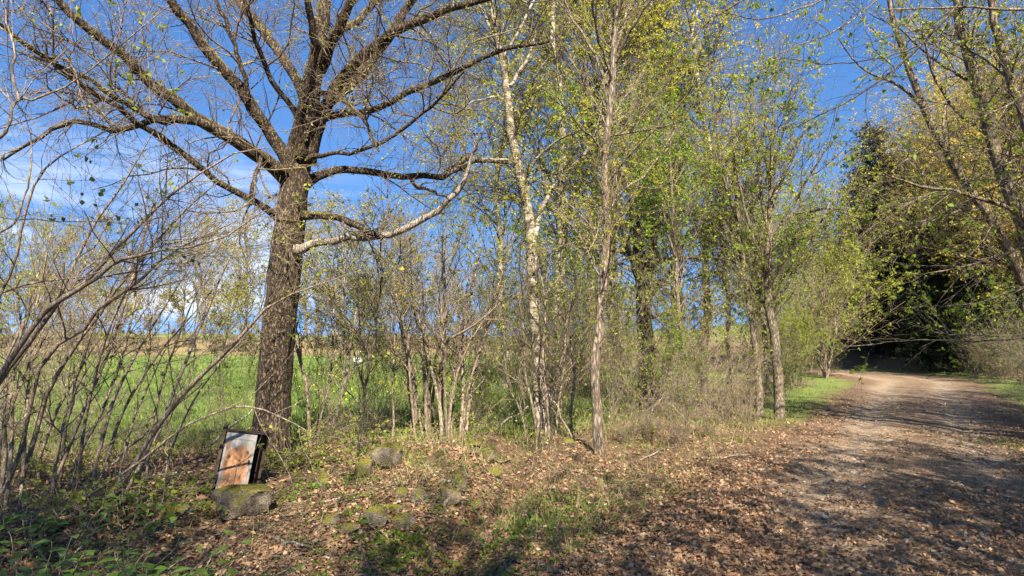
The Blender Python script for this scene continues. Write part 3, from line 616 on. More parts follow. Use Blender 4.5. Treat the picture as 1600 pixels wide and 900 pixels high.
traced_tree(33, 'dark_trunk_tree', 'dark trunk with fresh green leaves behind the slim brown tree', 'tree', (1012, 635), 14.0,
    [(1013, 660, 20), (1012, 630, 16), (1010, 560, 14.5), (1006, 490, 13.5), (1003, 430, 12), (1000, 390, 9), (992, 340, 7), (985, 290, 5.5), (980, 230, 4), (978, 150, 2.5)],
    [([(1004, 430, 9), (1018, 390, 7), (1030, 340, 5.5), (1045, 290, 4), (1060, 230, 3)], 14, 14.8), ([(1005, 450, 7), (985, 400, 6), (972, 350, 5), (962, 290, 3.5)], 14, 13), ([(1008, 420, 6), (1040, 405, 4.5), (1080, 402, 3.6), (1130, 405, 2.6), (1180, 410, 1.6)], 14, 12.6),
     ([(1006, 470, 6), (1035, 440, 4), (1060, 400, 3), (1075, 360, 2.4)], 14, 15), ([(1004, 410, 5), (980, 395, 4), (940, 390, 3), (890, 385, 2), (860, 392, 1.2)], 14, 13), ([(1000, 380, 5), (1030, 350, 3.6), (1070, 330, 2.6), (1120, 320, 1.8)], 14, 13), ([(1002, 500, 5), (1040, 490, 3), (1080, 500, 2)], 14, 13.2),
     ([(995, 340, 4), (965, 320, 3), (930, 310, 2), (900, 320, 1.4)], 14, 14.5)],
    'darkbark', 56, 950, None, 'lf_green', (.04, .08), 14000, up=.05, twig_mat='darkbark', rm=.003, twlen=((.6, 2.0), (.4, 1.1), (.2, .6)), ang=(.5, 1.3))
traced_tree(34, 'alder_tree', 'grey crooked tree with upswept twigs at the edge of the track', 'tree', (1218, 652), 12.4,
    [(1219, 680, 17), (1218, 655, 13), (1218, 620, 11.5), (1213, 560, 10.5), (1209, 520, 10.5), (1202, 480, 9.5), (1200, 440, 8.5), (1199, 400, 8), (1203, 350, 7), (1204, 290, 5.5), (1206, 230, 4.2), (1210, 160, 2.6), (1214, 100, 1.4)],
    [([(1200, 385, 5), (1212, 358, 4.5), (1235, 338, 3.6), (1265, 330, 3), (1300, 326, 2.4), (1335, 330, 1.4)], 12.4, 11.8), ([(1202, 445, 5), (1216, 420, 4.6), (1228, 402, 4), (1240, 385, 3.2), (1242, 372, 2)], 12.4, 12.0), ([(1200, 360, 5), (1190, 310, 4), (1187, 260, 3.4), (1180, 200, 2.6), (1178, 130, 1.4)], 12.4, 12.8),
     ([(1203, 330, 4.5), (1222, 280, 3.6), (1245, 230, 3), (1268, 175, 2)], 12.4, 13.0), ([(1203, 470, 4.6), (1228, 450, 3.5), (1250, 400, 3), (1282, 350, 2.4), (1310, 290, 1.5)], 12.4, 13.4), ([(1198, 420, 4.5), (1180, 380, 3.6), (1165, 330, 3), (1152, 270, 2)], 12.4, 12.0), ([(1201, 400, 4), (1230, 340, 3), (1262, 280, 2.4), (1300, 220, 1.5)], 12.4, 11.6),
     ([(1206, 500, 4), (1190, 470, 3.4), (1165, 430, 2.8), (1150, 380, 2)], 12.4, 13.2), ([(1204, 300, 3.6), (1215, 240, 2.8), (1232, 170, 2), (1240, 110, 1.2)], 12.4, 11.9), ([(1204, 290, 3), (1190, 230, 2.4), (1160, 160, 1.8)], 12.4, 13.2)],
    'greybark', 48, 850, None, 'lf_hazel', (.03, .058), 9000, up=.10, twig_mat='greybark', rm=.0015, twlen=((.6, 2.0), (.3, 1.0), (.15, .5)), ang=(.35, 1.05))
for k, (sd, px, D, tr, lb, lab) in enumerate([
    (35, (1186, 620), 12.5, [(1188, 650, 9), (1186, 620, 8), (1180, 540, 7), (1170, 470, 6.5), (1160, 400, 5.5), (1152, 330, 4.5), (1148, 260, 3.5), (1140, 160, 2)], [([(1165, 430, 4), (1150, 380, 3), (1135, 320, 2)], 12.5, 13), ([(1175, 500, 4), (1190, 440, 3), (1195, 380, 2)], 12.5, 13), ([(1152, 340, 3), (1130, 280, 2.5), (1120, 200, 1.5)], 12.5, 12)], 'thin grey tree leaning left just behind the crooked track-side tree'),
    (36, (1075, 620), 12.0, [(1076, 640, 6), (1075, 610, 5), (1068, 540, 4.5), (1060, 470, 4), (1056, 400, 3.5), (1050, 300, 2.8), (1046, 200, 1.8)], [([(1060, 460, 3), (1075, 400, 2.2), (1095, 340, 1.6)], 12, 12.6), ([(1057, 410, 3), (1040, 350, 2), (1030, 280, 1.4)], 12, 11.5)], 'thin straight sapling right of the dark trunk'),
    (37, (1140, 620), 14.0, [(1142, 640, 7), (1140, 610, 6), (1136, 540, 5.5), (1138, 470, 5), (1130, 400, 4.5), (1126, 300, 3.5), (1120, 180, 2)], [([(1136, 450, 3), (1115, 400, 2.4), (1095, 340, 1.6)], 14, 14.6), ([(1130, 400, 3), (1150, 340, 2.4), (1165, 280, 1.4)], 14, 13.4)], 'thin tree between the dark trunk and the crooked tree'),
    (38, (1198, 600), 15.5, [(1200, 620, 6), (1198, 600, 5.5), (1196, 540, 5), (1186, 450, 4.5), (1180, 380, 4), (1176, 280, 3), (1170, 160, 1.6)], [([(1186, 450, 3), (1165, 400, 2.2), (1155, 350, 1.4)], 15.5, 16)], 'pale slender tree seen behind the crooked tree')]):
    traced_tree(sd, 'thin_tree', lab, 'tree', px, D, tr, lb, 'greybark', 20, 380, None, ('lf_hazel', 'lf_green', 'lf_birch', 'lf_green')[k], (.035, .065), 4500, up=.18, rm=.0022, sides=8, twlen=((.4, 1.6), (.3, .9), (.15, .5)))

# ------------------------------------------------------------------ hazel thickets with traced stems
def thicket(seed, name, label, base, traced, extra=None, twn=(200, 900, 1800), leafn=700, lsize=(.025, .05), mat='hazel', lmat='lf_hazel', rm=.0012, up=.05, cat='shrub', tl=((.3, 1.2), (.2, .6), (.08, .3)), group=None):
    g = np.random.default_rng(seed)
    t = thing(name, label, cat, (base[0], base[1], Gf(base[0], base[1])), group)
    ls = [(q[0], q[1] * .68) for q in [trace(p, a, b, 14, .004, g) for p, a, b in traced]]
    if extra: ls += extra(g)
    for l in ls: wood('stem', [(l[0], l[1], 6)], M[mat], t)
    LP, LR = pad(ls)
    a1 = grow(g, LP, LR, twn[0], tl[0], (.3, 1.0), 7, .16, up, .25, 1, .5, rm * 2)
    a2 = grow(g, a1[0], a1[1], twn[1], tl[1], (.3, 1.1), 5, .2, up * .4, .1, 1, .6, rm * 1.3)
    a3 = grow(g, a2[0], a2[1], twn[2], tl[2], (.3, 1.1), 4, .25, 0, .1, 1, .6, rm)
    wood('branchlets', [(a1[0], a1[1], 4)], M[mat], t, 'stuff'); wood('twigs', [(a2[0], a2[1], 3), (a3[0], a3[1], 3)], M[mat], t, 'stuff')
    p, T = leaf_pts(g, a3[0], leafn); v, f = leaves(g, p, T, lsize, .75, .3); mk('foliage', v, f, M[lmat], t, False, 'stuff')
    return t
def fan(n, pxr, pyb, d, topx, topy, r=(2, 3.5), spread=90):
    def f(g):
        out = []
        for k in range(n):
            u = k / max(1, n - 1); bx = pxr[0] + (pxr[1] - pxr[0]) * u + g.normal(0, 3); dd = d + g.uniform(-.5, .5)
            by = pyb + (d - dd) * 30; tx = topx[0] + (topx[1] - topx[0]) * np.clip(u + g.normal(0, .12), -.2, 1.2); ty = g.uniform(*topy); rr = g.uniform(*r) * .8
            out.append(trace([(bx, by + 12, rr * 1.1), (bx + (tx - bx) * .12 + g.normal(0, 3), by + (ty - by) * .3, rr), (bx + (tx - bx) * .4 + g.normal(0, 5), by + (ty - by) * .62, rr * .75), (tx, ty, rr * .3)], dd, dd + g.normal(0, .5), 14, .004, g))
        return out
    return f
hb = onground(30, 775)
thicket(41, 'hazel_thicket', 'large hazel thicket at the left edge, its long stems leaning right', hb, [
    ([(-70, 700, 7), (-30, 640, 6.5), (20, 557, 6), (58, 502, 5.6), (87, 473, 5.4), (130, 447, 5), (162, 424, 4.4), (185, 407, 4), (202, 403, 3.6), (240, 392, 3), (290, 387, 2.6), (350, 372, 2), (410, 330, 1)], 5.0, 4.4),
    ([(-40, 660, 6.5), (0, 595, 6.2), (29, 557, 6), (87, 476, 5.6), (136, 439, 5), (179, 392, 4.2), (208, 361, 3.8), (249, 320, 3.4), (280, 295, 2.8), (350, 245, 2), (420, 230, 1)], 5.2, 4.6),
    ([(-10, 790, 5.5), (20, 740, 5), (45, 650, 4.8), (69, 557, 4.5), (124, 520, 4.2), (162, 476, 4), (214, 442, 3.4), (251, 407, 3), (298, 378, 2.2), (370, 345, 1.2)], 5.8, 5.0),
    ([(30, 760, 5.5), (50, 700, 5), (70, 625, 4.8), (104, 557, 4.5), (150, 500, 4), (185, 450, 3.6), (222, 404, 3.2), (251, 370, 2.8), (289, 329, 2.2), (345, 280, 1.2)], 5.8, 5.4),
    ([(0, 780, 5), (10, 700, 4.5), (6, 620, 4.2), (20, 551, 4), (58, 497, 3.6), (95, 462, 3.5), (121, 401, 3.4), (145, 352, 3), (162, 329, 2.6), (185, 300, 2.3), (212, 255, 1.6), (240, 205, 1)], 5.9, 5.6),
    ([(165, 800, 5), (200, 745, 5), (230, 690, 5), (262, 645, 5), (300, 598, 4.6), (345, 558, 4.2), (380, 520, 3.6), (420, 480, 2.6), (480, 450, 1.6), (530, 435, .9)], 5.6, 5.0),
    ([(180, 800, 4), (215, 735, 4), (240, 690, 3.8), (270, 620, 3.6), (300, 540, 3.2), (330, 470, 2.8), (350, 420, 2), (372, 370, 1.2)], 5.7, 6.2),
    ([(60, 800, 4), (95, 730, 3.8), (130, 640, 3.6), (165, 560, 3.4), (190, 490, 3), (212, 420, 2.6), (235, 330, 1.8), (262, 262, 1)], 5.9, 6.3),
    ([(100, 800, 3.6), (120, 720, 3.4), (160, 640, 3.2), (190, 560, 3), (210, 480, 2.6), (215, 400, 2), (240, 330, 1.2)], 6.0, 6.4),
    ([(100, 800, 3.2), (160, 760, 3), (215, 725, 3), (280, 672, 2.6), (345, 642, 2.4), (392, 636, 2), (440, 652, 1.6), (478, 672, 1)], 5.4, 5.4),
    ([(-60, 560, 4), (-20, 500, 3.4), (20, 420, 3), (35, 345, 2.8), (65, 270, 2.2), (120, 230, 1.6), (200, 180, 1)], 4.8, 4.6),
    ([(-60, 480, 3), (0, 458, 2.6), (60, 440, 2.2), (130, 432, 1.6), (200, 405, 1)], 5.0, 4.8),
    ([(-30, 240, 4), (8, 210, 4), (18, 175, 3.6), (30, 155, 3.2), (60, 155, 2.6), (110, 130, 2), (190, 70, 1.6), (265, 8, 1)], 4.2, 4.4),
    ([(30, 158, 3.2), (20, 120, 3), (22, 80, 2.6), (8, 20, 2), (0, -20, 1.4)], 4.2, 4.1),
    ([(-40, 370, 3), (20, 352, 2.4), (40, 300, 2), (50, 250, 1.8), (48, 200, 1.2)], 4.4, 4.4)],
    extra=fan(15, (-60, 250), 790, 6.0, (30, 420), (330, 560), (2, 3.6)), twn=(230, 1100, 2400), leafn=900, lsize=(.025, .05), rm=.0013)
hb2 = onground(688, 705)
thicket(42, 'hazel_clump', 'upright clump of pale bare hazel stems left of the birch', hb2, [
    ([(700, 700, 3.6), (694, 600, 3.4), (697, 545, 3.4), (702, 530, 3), (720, 520, 2.8), (745, 505, 2.4), (775, 480, 2), (797, 452, 1.6), (800, 420, 1)], 8.8, 8.2),
    ([(668, 700, 4.2), (665, 640, 4), (668, 560, 3.6), (662, 500, 3.2), (645, 470, 2.4), (632, 450, 1.4)], 9, 9),
    ([(690, 705, 4.4), (686, 640, 4), (690, 560, 3.6), (697, 480, 2.8), (694, 400, 2), (704, 330, 1.2)], 9, 9.2)],
    extra=fan(16, (650, 722), 700, 9.0, (600, 800), (350, 480), (2.2, 4.0)), twn=(120, 700, 1800), leafn=2000, rm=.0016, lsize=(.02, .045))
# single saplings between the oak and the hazel clump
for sd, lab, base, tr, mat, nn in [
    (51, 'pale bent sapling just right of the oak trunk', (480, 700), [([(486, 712, 4.5), (484, 690, 4.4), (482, 640, 4.2), (478, 600, 4), (470, 565, 3.8), (462, 540, 3.4), (455, 515, 2.5), (450, 470, 1.6), (455, 400, 1)], 8.2, 8.0)], 'hazel', (20, 90, 200)),
    (52, 'pale knobbly sapling second right of the oak', (520, 700), [([(512, 710, 4), (520, 670, 4), (533, 620, 3.8), (540, 590, 4), (545, 565, 3.6), (538, 520, 2.8), (536, 460, 2.2), (545, 380, 1.3)], 8.4, 8.6), ([(545, 560, 3), (548, 535, 2.6), (556, 490, 2), (560, 430, 1.2)], 8.5, 8.6)], 'hazel', (30, 140, 320)),
    (53, 'dark crooked sapling rising from behind the mossy boulder', (552, 748), [([(552, 752, 4), (558, 715, 4), (567, 650, 3.8), (570, 600, 3.6), (578, 575, 3.6), (575, 550, 3.4), (562, 525, 3), (545, 500, 2.6), (525, 480, 1.6), (500, 470, 1)], 7.2, 6.9), ([(577, 560, 3), (585, 530, 2.4), (590, 480, 2.2), (598, 430, 2), (594, 390, 1.6), (602, 330, 1)], 7.2, 7.2)], 'darkbark', (50, 260, 600)),
    (54, 'slender straight sapling between the crooked sapling and the oak', (500, 700), [([(497, 712, 2.6), (500, 660, 2.4), (515, 600, 2.2), (520, 540, 2), (522, 470, 1.8), (530, 400, 1.2)], 8.8, 8.8)], 'hazel', (25, 120, 260)),
    (55, 'thin grey sapling left of the pale hazel clump', (612, 700), [([(610, 708, 2.8), (615, 660, 2.6), (612, 600, 2.4), (618, 540, 2.2), (612, 470, 2), (625, 400, 1.4), (622, 330, .8)], 8.6, 8.8), ([(640, 706, 2.4), (642, 640, 2.2), (636, 560, 2), (644, 480, 1.6), (640, 400, 1)], 8.8, 9.2)], 'hazel', (50, 260, 620)),
    (56, 'bundle of young stems around the foot of the birch', (850, 700), [([(858, 712, 4), (856, 640, 3.6), (848, 560, 3.2), (852, 490, 2.6), (846, 430, 1.6)], 9.2, 9.2), ([(840, 710, 3.6), (835, 650, 3.2), (822, 590, 2.8), (818, 520, 2.2), (806, 440, 1.2)], 9.4, 9.2), ([(868, 712, 3), (870, 650, 2.8), (880, 580, 2.4), (886, 500, 1.8), (900, 430, 1)], 9.3, 9.6), ([(828, 712, 2.6), (815, 650, 2.4), (795, 600, 2), (785, 540, 1.2)], 9.2, 8.8)], 'hazel', (90, 420, 900)),
    (57, 'pair of pale poles just left of the slim brown tree', (893, 690), [([(893, 700, 3.8), (892, 640, 3.4), (898, 580, 3.2), (890, 520, 2.4), (894, 450, 1.4)], 9.6, 9.8), ([(878, 695, 2.6), (876, 640, 2.4), (878, 590, 2), (872, 530, 1.4)], 9.8, 9.8)], 'hazel', (40, 200, 500)),
    (58, 'dark thin stems in front of the birch foot', (845, 720), [([(846, 735, 2.4), (842, 690, 2.2), (846, 620, 2.2), (832, 560, 2), (828, 500, 1.8), (812, 430, 1.4), (815, 360, .9)], 8.0, 7.8), ([(850, 735, 2), (862, 680, 2), (858, 630, 1.8), (872, 580, 1.4), (880, 520, .9)], 8.0, 8.0)], 'darkbark', (45, 240, 600))]:
    nn = tuple(int(q * .6) for q in nn); b = onground(*base); thicket(sd, 'sapling', lab, b, tr, None, nn, int(nn[1] * 3.0), (.02, .045), mat, 'lf_hazel', .0013, cat='sapling')
# ------------------------------------------------------------------ generic kinds, built once and copied
def proto_tree(seed, name, Ht, bark, lmat, lsize, nl, n1, n2, n3, crown0=.25, ang=(.5, 1.1), l1=(.22, .45), up=.12, droop=0, r0=.02, rm=.006, twig=None, multi=1, hang=.3, wid=.6, sides=8):
    g = np.random.default_rng(seed); t = thing(name, 'tree', 'tree'); n = 16
    Ps, Rs = [], []
    for k in range(multi):
        a = k * 2.4 + g.uniform(0, 1); sp_ = 0 if multi == 1 else g.uniform(.12, .38)
        zz = np.linspace(0, Ht * (1 if k == 0 else g.uniform(.7, .95)), n)
        xx = np.cumsum(g.normal(0, .012 * Ht, n)) * .6 + math.cos(a) * sp_ * zz + (math.cos(a) * .15 if multi > 1 else 0); yy = np.cumsum(g.normal(0, .012 * Ht, n)) * .6 + math.sin(a) * sp_ * zz
        xx -= xx[0]; yy -= yy[0]
        Ps.append(np.stack([xx, yy, zz - .15], 1)); Rs.append(Ht * r0 / multi ** .5 * (1 - zz / zz[-1] * .88) ** .9 * np.where(np.arange(n) == 0, 1.35, 1))
    Pt, Rt = np.array(Ps), np.array(Rs)
    for k in range(multi): wood('trunk' if multi == 1 else 'stem', [(Pt[k:k + 1], Rt[k:k + 1], sides)], M[bark], t)
    a1 = grow(g, Pt, Rt, n1, (l1[0] * Ht, l1[1] * Ht), ang, 7, .14, up, crown0, 1, .5, rm * 1.6, droop=droop * .3)
    a1s = a1[0]
    a2 = grow(g, a1[0], a1[1], n2, (.06 * Ht, .17 * Ht), (.3, 1.0), 5, .2, up * .5, .15, 1, .55, rm, droop=droop)
    a3 = grow(g, a2[0], a2[1], n3, (.03 * Ht, .09 * Ht), (.3, 1.0), 3, .25, 0, .1, 1, .55, rm * .7, droop=droop * 1.6)
    wood('branches', [(a1[0], a1[1], 4), (a2[0], a2[1], 3), (a3[0], a3[1], 3)], M[twig or bark], t, 'stuff')
    if nl:
        p, T = leaf_pts(g, a3[0], nl); v, f = leaves(g, p, T, lsize, wid, hang); mk('crown', v, f, M[lmat], t, False, 'stuff')
    return t
def proto_spruce(seed, Ht=15):
    g = np.random.default_rng(seed); t = thing('spruce_tree', 'spruce', 'tree'); n = 14
    zz = np.linspace(0, Ht, n); Pt = np.stack([0 * zz, 0 * zz, zz - .2], 1)[None]; Rt = (Ht * .013 * (1 - zz / Ht * .93))[None]
    wood('trunk', [(Pt, Rt, 8)], M['darkbark'], t)
    K = 420; h = np.sort(g.uniform(.06, .985, K) ** .9); a = g.uniform(0, 6.283, K); L = (1 - h) ** .8 * Ht * .26 * g.uniform(.75, 1.1, K) + .15
    m = 6; s = np.linspace(0, 1, m); rad = L[:, None] * s[None]; dz = -.32 * L[:, None] * s[None] + .22 * L[:, None] * s[None] ** 3
    Pb = np.stack([np.cos(a)[:, None] * rad, np.sin(a)[:, None] * rad, (h * Ht)[:, None] + dz], -1); Rb = (.012 + .008 * L)[:, None] * np.linspace(1, .3, m)[None]
    c1 = grow(g, Pb, Rb, 4200, (.25, .9), (.6, 1.1), 4, .08, 0, .15, 1, .5, .005, droop=.12)
    wood('branches', [(Pb, Rb, 4)], M['darkbark'], t, 'stuff')
    p, T = leaf_pts(g, c1[0], 30000, 0); v, f = leaves(g, p, T, (.14, .30), .30, .25, .45, .1)
    p, T = leaf_pts(g, Pb, 6000, .1); v2, f2 = leaves(g, p, T, (.14, .30), .25, .1, .6, .1); v, f = join([(v, f), (v2, f2)])
    mk('crown', v, f, M['needle'], t, False, 'stuff'); return t
USED = set()
LABELS = set()
def place(pr, x, y, rz, sc, label, group=None, z=None, tilt=(0, 0)):
    if label in LABELS: label += ', right one'
    LABELS.add(label)
    zz = Gf(x, y) - .03 if z is None else z
    if pr.name not in USED:
        USED.add(pr.name); KIDS[pr.name] = [(c, list(c.children)) for c in pr.children]
        pr.location = (x, y, zz); pr.rotation_euler = (tilt[0], tilt[1], rz); pr.scale = (sc, sc, sc) if not isinstance(sc, tuple) else sc; pr['label'] = label
        if group: pr['group'] = group
        return pr
    return copy_tree(pr, (x, y, zz), rz, sc, label, group, tilt)
def at(px, d): return (px - 800) / FPX * d, d
rr = random.Random(5)
# far trees on the bank beyond the field
far = [proto_tree(61, 'field_edge_tree', 12, 'greybark', 'lf_olive', (.10, .22), 5500, 50, 320, 1200, .12, rm=.011, multi=1, r0=.014),
       proto_tree(62, 'field_edge_tree', 10, 'greybark', 'lf_brown', (.10, .20), 5000, 50, 320, 1200, .1, rm=.011, multi=3, r0=.013, ang=(.3, .9)),
       proto_tree(63, 'field_edge_tree', 11, 'greybark', 'lf_birch', (.10, .2), 5000, 50, 320, 1200, .15, rm=.011, multi=2, r0=.013)]
fl = [(-60, 70, 2, 1.0), (-10, 66, 0, 1.0), (35, 74, 2, 1.15), (75, 68, 0, .95), (110, 66, 1, 1.1), (150, 72, 2, 1.0), (188, 66, 0, .8), (235, 74, 1, .75), (290, 67, 0, 1.0), (320, 76, 1, 1.15), (352, 66, 2, 1.0), (385, 72, 0, 1.2),
      (500, 68, 1, 1.0), (535, 64, 0, 1.05), (570, 72, 2, 1.1), (598, 64, 1, .9), (628, 66, 0, .95), (655, 74, 1, 1.1), (690, 64, 1, .8), (715, 70, 0, .8), (745, 66, 1, .75), (778, 70, 1, .7), (815, 64, 0, .8), (850, 62, 0, .95), (480, 76, 0, 1.2), (610, 78, 2, 1.25),
      (885, 60, 1, .95), (920, 55, 0, .95), (955, 50, 2, .95), (-130, 64, 0, 1.1), (-90, 60, 1, .9)]
names = ['pale budding tree on the bank past the field', 'bronze-budded many-stemmed tree on the bank past the field', 'yellow-green twin-stemmed tree on the bank past the field']
gl = lambda k: 'olive bud-haze trees lining the far side of the field' if k == 0 else ('bronze-budded trees lining the far side of the field' if k == 1 else 'yellow-green trees lining the far side of the field')
LANDM = [(-999, ''), (-20, 'just outside the left frame edge'), (25, 'at the left frame edge'), (60, 'behind the thickest leaning hazel stems'), (95, 'behind the middle of the leaning hazel'), (130, 'over the densest hazel stems'), (170, 'right of the densest hazel stems'), (205, 'left of the gap in the far trees'), (260, 'in the gap of the far trees'),
         (305, 'right of the gap in the far trees'), (335, 'straight above the rusty cabinet'), (370, 'just left of the oak trunk'), (430, 'half hidden by the oak trunk'), (490, 'just right of the oak trunk'), (520, 'above the first pale sapling'), (552, 'above the second pale sapling'), (585, 'behind the dark crooked sapling'), (605, 'right of the dark crooked sapling'), (640, 'left behind the pale hazel clump'),
         (670, 'behind the pale hazel clump'), (705, 'right behind the pale hazel clump'), (735, 'right of the pale hazel clump'), (765, 'midway between hazel clump and birch'), (800, 'left of the birch trunk'), (835, 'behind the birch trunk'), (870, 'right of the birch trunk'), (905, 'behind the pair of pale poles'), (940, 'behind the slim brown trunk'), (999, 'right of the slim brown trunk')]
def near_(px): 
    for lim, tx in LANDM[1:]:
        if px < lim: return tx
    return LANDM[-1][1]
for px, d, k, s in fl:
    x, y = at(px, d); place(far[k], x, y, rr.uniform(0, 6.28), s * rr.uniform(.92, 1.05), f'{["olive budding tree", "bronze many-stemmed tree", "yellow-green twin-stemmed tree"][k]} across the field {near_(px)}', gl(k))
# low brown scrub along the foot of the far bank
scrub = proto_tree(64, 'bank_scrub', 3.2, 'greybark', 'lf_brown', (.06, .14), 1500, 60, 260, 900, .03, rm=.008, multi=5, r0=.012, ang=(.3, 1.2), l1=(.2, .5))
for k in range(34):
    px = -130 + k * 31 + rr.uniform(-8, 8); d = rr.uniform(61, 66) if px < 850 else rr.uniform(46, 58); x, y = at(px, d)
    sc_ = rr.uniform(.6, 1.25)
    place(scrub, x, y, rr.uniform(0, 6.28), sc_, f'{"low" if sc_ < .8 else ("rounded" if sc_ < 1.02 else "tall")} brown scrub at the far field edge {near_(px)}', 'brown scrub along the far field edge')
# birches and tall spring trees of the row behind
birch = [proto_tree(65, 'tall_birch', 15, 'birch', 'lf_birch', (.05, .10), 18000, 50, 360, 1100, .22, (.35, .9), (.14, .32), .1, droop=.22, r0=.011, rm=.0035, twig='darkbark'),
         proto_tree(66, 'tall_birch', 14, 'birch', 'lf_gold', (.05, .10), 18000, 50, 360, 1100, .25, (.35, .9), (.14, .32), .1, droop=.25, r0=.011, rm=.0035, twig='darkbark')]
for px, d, k, s, lab in [(870, 15.5, 0, .95, 'tall birch with hanging yellow-green sprays right behind the leaning birch'), (905, 21, 1, 1.15, 'golden-leaved birch seen over the slim brown tree'), (965, 17.5, 0, .98, 'tall birch directly behind the slim brown tree'),
                         (1040, 20, 1, 1.12, 'golden birch above the dark trunk'), (1095, 18, 0, .85, 'yellow-green birch right of the golden birches'), (790, 20.5, 0, .88, 'slender birch behind the leaning birch on its left'), (1000, 26, 1, 1.3, 'farthest golden birch rising above the others')]:
    x, y = at(px, d); place(birch[k], x, y, rr.uniform(0, 6.28), s, lab, 'birches behind the bank')
green = [proto_tree(67, 'green_tree', 7, 'greybark', 'lf_green', (.04, .085), 13000, 46, 300, 950, .15, (.6, 1.3), (.2, .42), .06, r0=.012, rm=.0035),
         proto_tree(68, 'green_tree', 8, 'greybark', 'lf_hazel', (.04, .08), 12000, 46, 300, 950, .18, (.4, 1.0), (.2, .4), .16, r0=.011, rm=.0035, multi=2)]
for px, d, k, s, lab in [(900, 17, 0, .75, 'fresh green small tree between birch and slim tree'), (1060, 17, 0, .95, 'fresh green tree right of the dark trunk'), 
                         (860, 26, 1, .9, 'distant pale green tree by the birch'), (780, 31, 1, .8, 'round pale green tree standing at the field corner')]:
    x, y = at(px, d); place(green[k], x, y, rr.uniform(0, 6.28), s, lab, 'leafy trees of the field boundary')
# pale domed willow-like trees where the track bends
willow = proto_tree(69, 'spreading_tree', 7.2, 'hazel', 'lf_hazel', (.05, .10), 20000, 120, 1000, 2800, .05, (.3, 1.0), (.22, .5), .05, r0=.010, rm=.005, multi=6)
for px, d, s, lab in [(1286, 25.5, 1.12, 'domed pale green tree at the left of the track bend'), (1262, 31, 1.15, 'taller pale domed tree behind the bend'), (1235, 20, .5, 'low pale bush beside the grass verge'), (1205, 36, 1.1, 'pale green arching tree deep behind the bend')]:
    x, y = at(px, d); place(willow, x, y, rr.uniform(0, 6.28), s, lab, 'pale spreading trees at the track bend')
spr = [proto_spruce(71, 15), proto_spruce(72, 17)]
sp_list = [(1402, 35, 0, .62, 'young dark spruce at the right of the track end'), (1440, 34, 1, .60, 'dark spruce low behind the track bend'), (1485, 33, 0, .66, 'dark spruce behind the brush of the right bank'), (1535, 33, 1, .62, 'dark spruce under the golden beech'), (1590, 32, 0, .66, 'dark spruce under the bronze beech'), (1325, 41, 1, .55, 'dark spruce left of the track end'), (1425, 40, 0, .85, 'dark spruce reaching up beside the pointed one'), (1362, 41, 0, .5, 'small dark spruce straight over the track end'), (1366, 36, 0, .93, 'dark pointed spruce standing clear against the sky'), (1400, 42, 1, .80, 'dark spruce close behind the pointed one'), (1448, 29, 1, .42, 'low dark spruce nearest the track bend'), (1492, 28.5, 0, .50, 'low dark spruce behind the tangled brush'), (1538, 28, 1, .46, 'low dark spruce right of the one behind the brush'), (1588, 27, 0, .50, 'low dark spruce by the right frame edge'), (1385, 35, 1, .80, 'dense dark spruce in front of the pointed one'), (1345, 46, 1, .62, 'small dark spruce at the end of the track'), (1425, 38, 0, .80, 'dark spruce right of the pointed one'),
           (1460, 44, 1, .9, 'broad dark spruce above the track'), (1500, 38, 0, .88, 'dark spruce behind the golden trees'), (1545, 42, 1, .92, 'tall dark spruce behind the bank'), (1590, 37, 0, .9, 'dark spruce at the right edge'), (1650, 40, 1, 1.0, 'dark spruce beyond the right edge'), (1720, 38, 0, 1.0, 'dark spruce far beyond the right edge'),
           (1330, 54, 0, .7, 'far dark spruce over the end of the track'), (1480, 56, 1, 1.0, 'far dark spruce in the wood'), (1400, 58, 0, .95, 'farthest dark spruce in the wood'), (1560, 58, 1, 1.0, 'deep dark spruce in the wood behind the bank'), (1300, 62, 1, .6, 'far spruce left of the track end'), (1640, 56, 0, 1.1, 'deep spruce beyond the right edge'), (1440, 50, 0, .85, 'spruce in the shade behind the track bend'), (1380, 50, 1, .7, 'low spruce closing the end of the track')]
for px, d, k, s, lab in sp_list:
    x, y = at(px, d); place(spr[k], x, y, rr.uniform(0, 6.28), s, lab, 'dark spruces at the edge of the wood')
gold = [proto_tree(73, 'golden_tree', 13, 'greybark', 'lf_gold', (.06, .13), 19000, 100, 750, 2200, .2, (.5, 1.1), (.2, .42), .1, r0=.012, rm=.005),
        proto_tree(74, 'golden_tree', 11, 'darkbark', 'lf_olive', (.06, .12), 17000, 100, 750, 2200, .16, (.5, 1.2), (.2, .45), .06, r0=.012, rm=.005)]
for px, d, k, s, lab in [(1495, 32, 0, .92, 'golden-leaved beech left of the right-hand trunks'), (1535, 28, 0, .86, 'large golden-leaved beech over the right bank'), (1600, 25, 0, .85, 'bronze-gold beech at the right edge'), (1500, 34, 1, 1.1, 'tall bronze beech behind the golden ones'), (1430, 36, 0, .80, 'golden beech peeping over the low spruces'), (1570, 33, 0, 1.05, 'tallest golden beech behind the right-hand trunks'), (1660, 22, 0, .9, 'golden beech beyond the right edge'), (1700, 29, 1, 1.1, 'bronze beech beyond the right edge')]:
    x, y = at(px, d); place(gold[k], x, y, rr.uniform(0, 6.28), s, lab, 'beeches in young leaf right of the track')
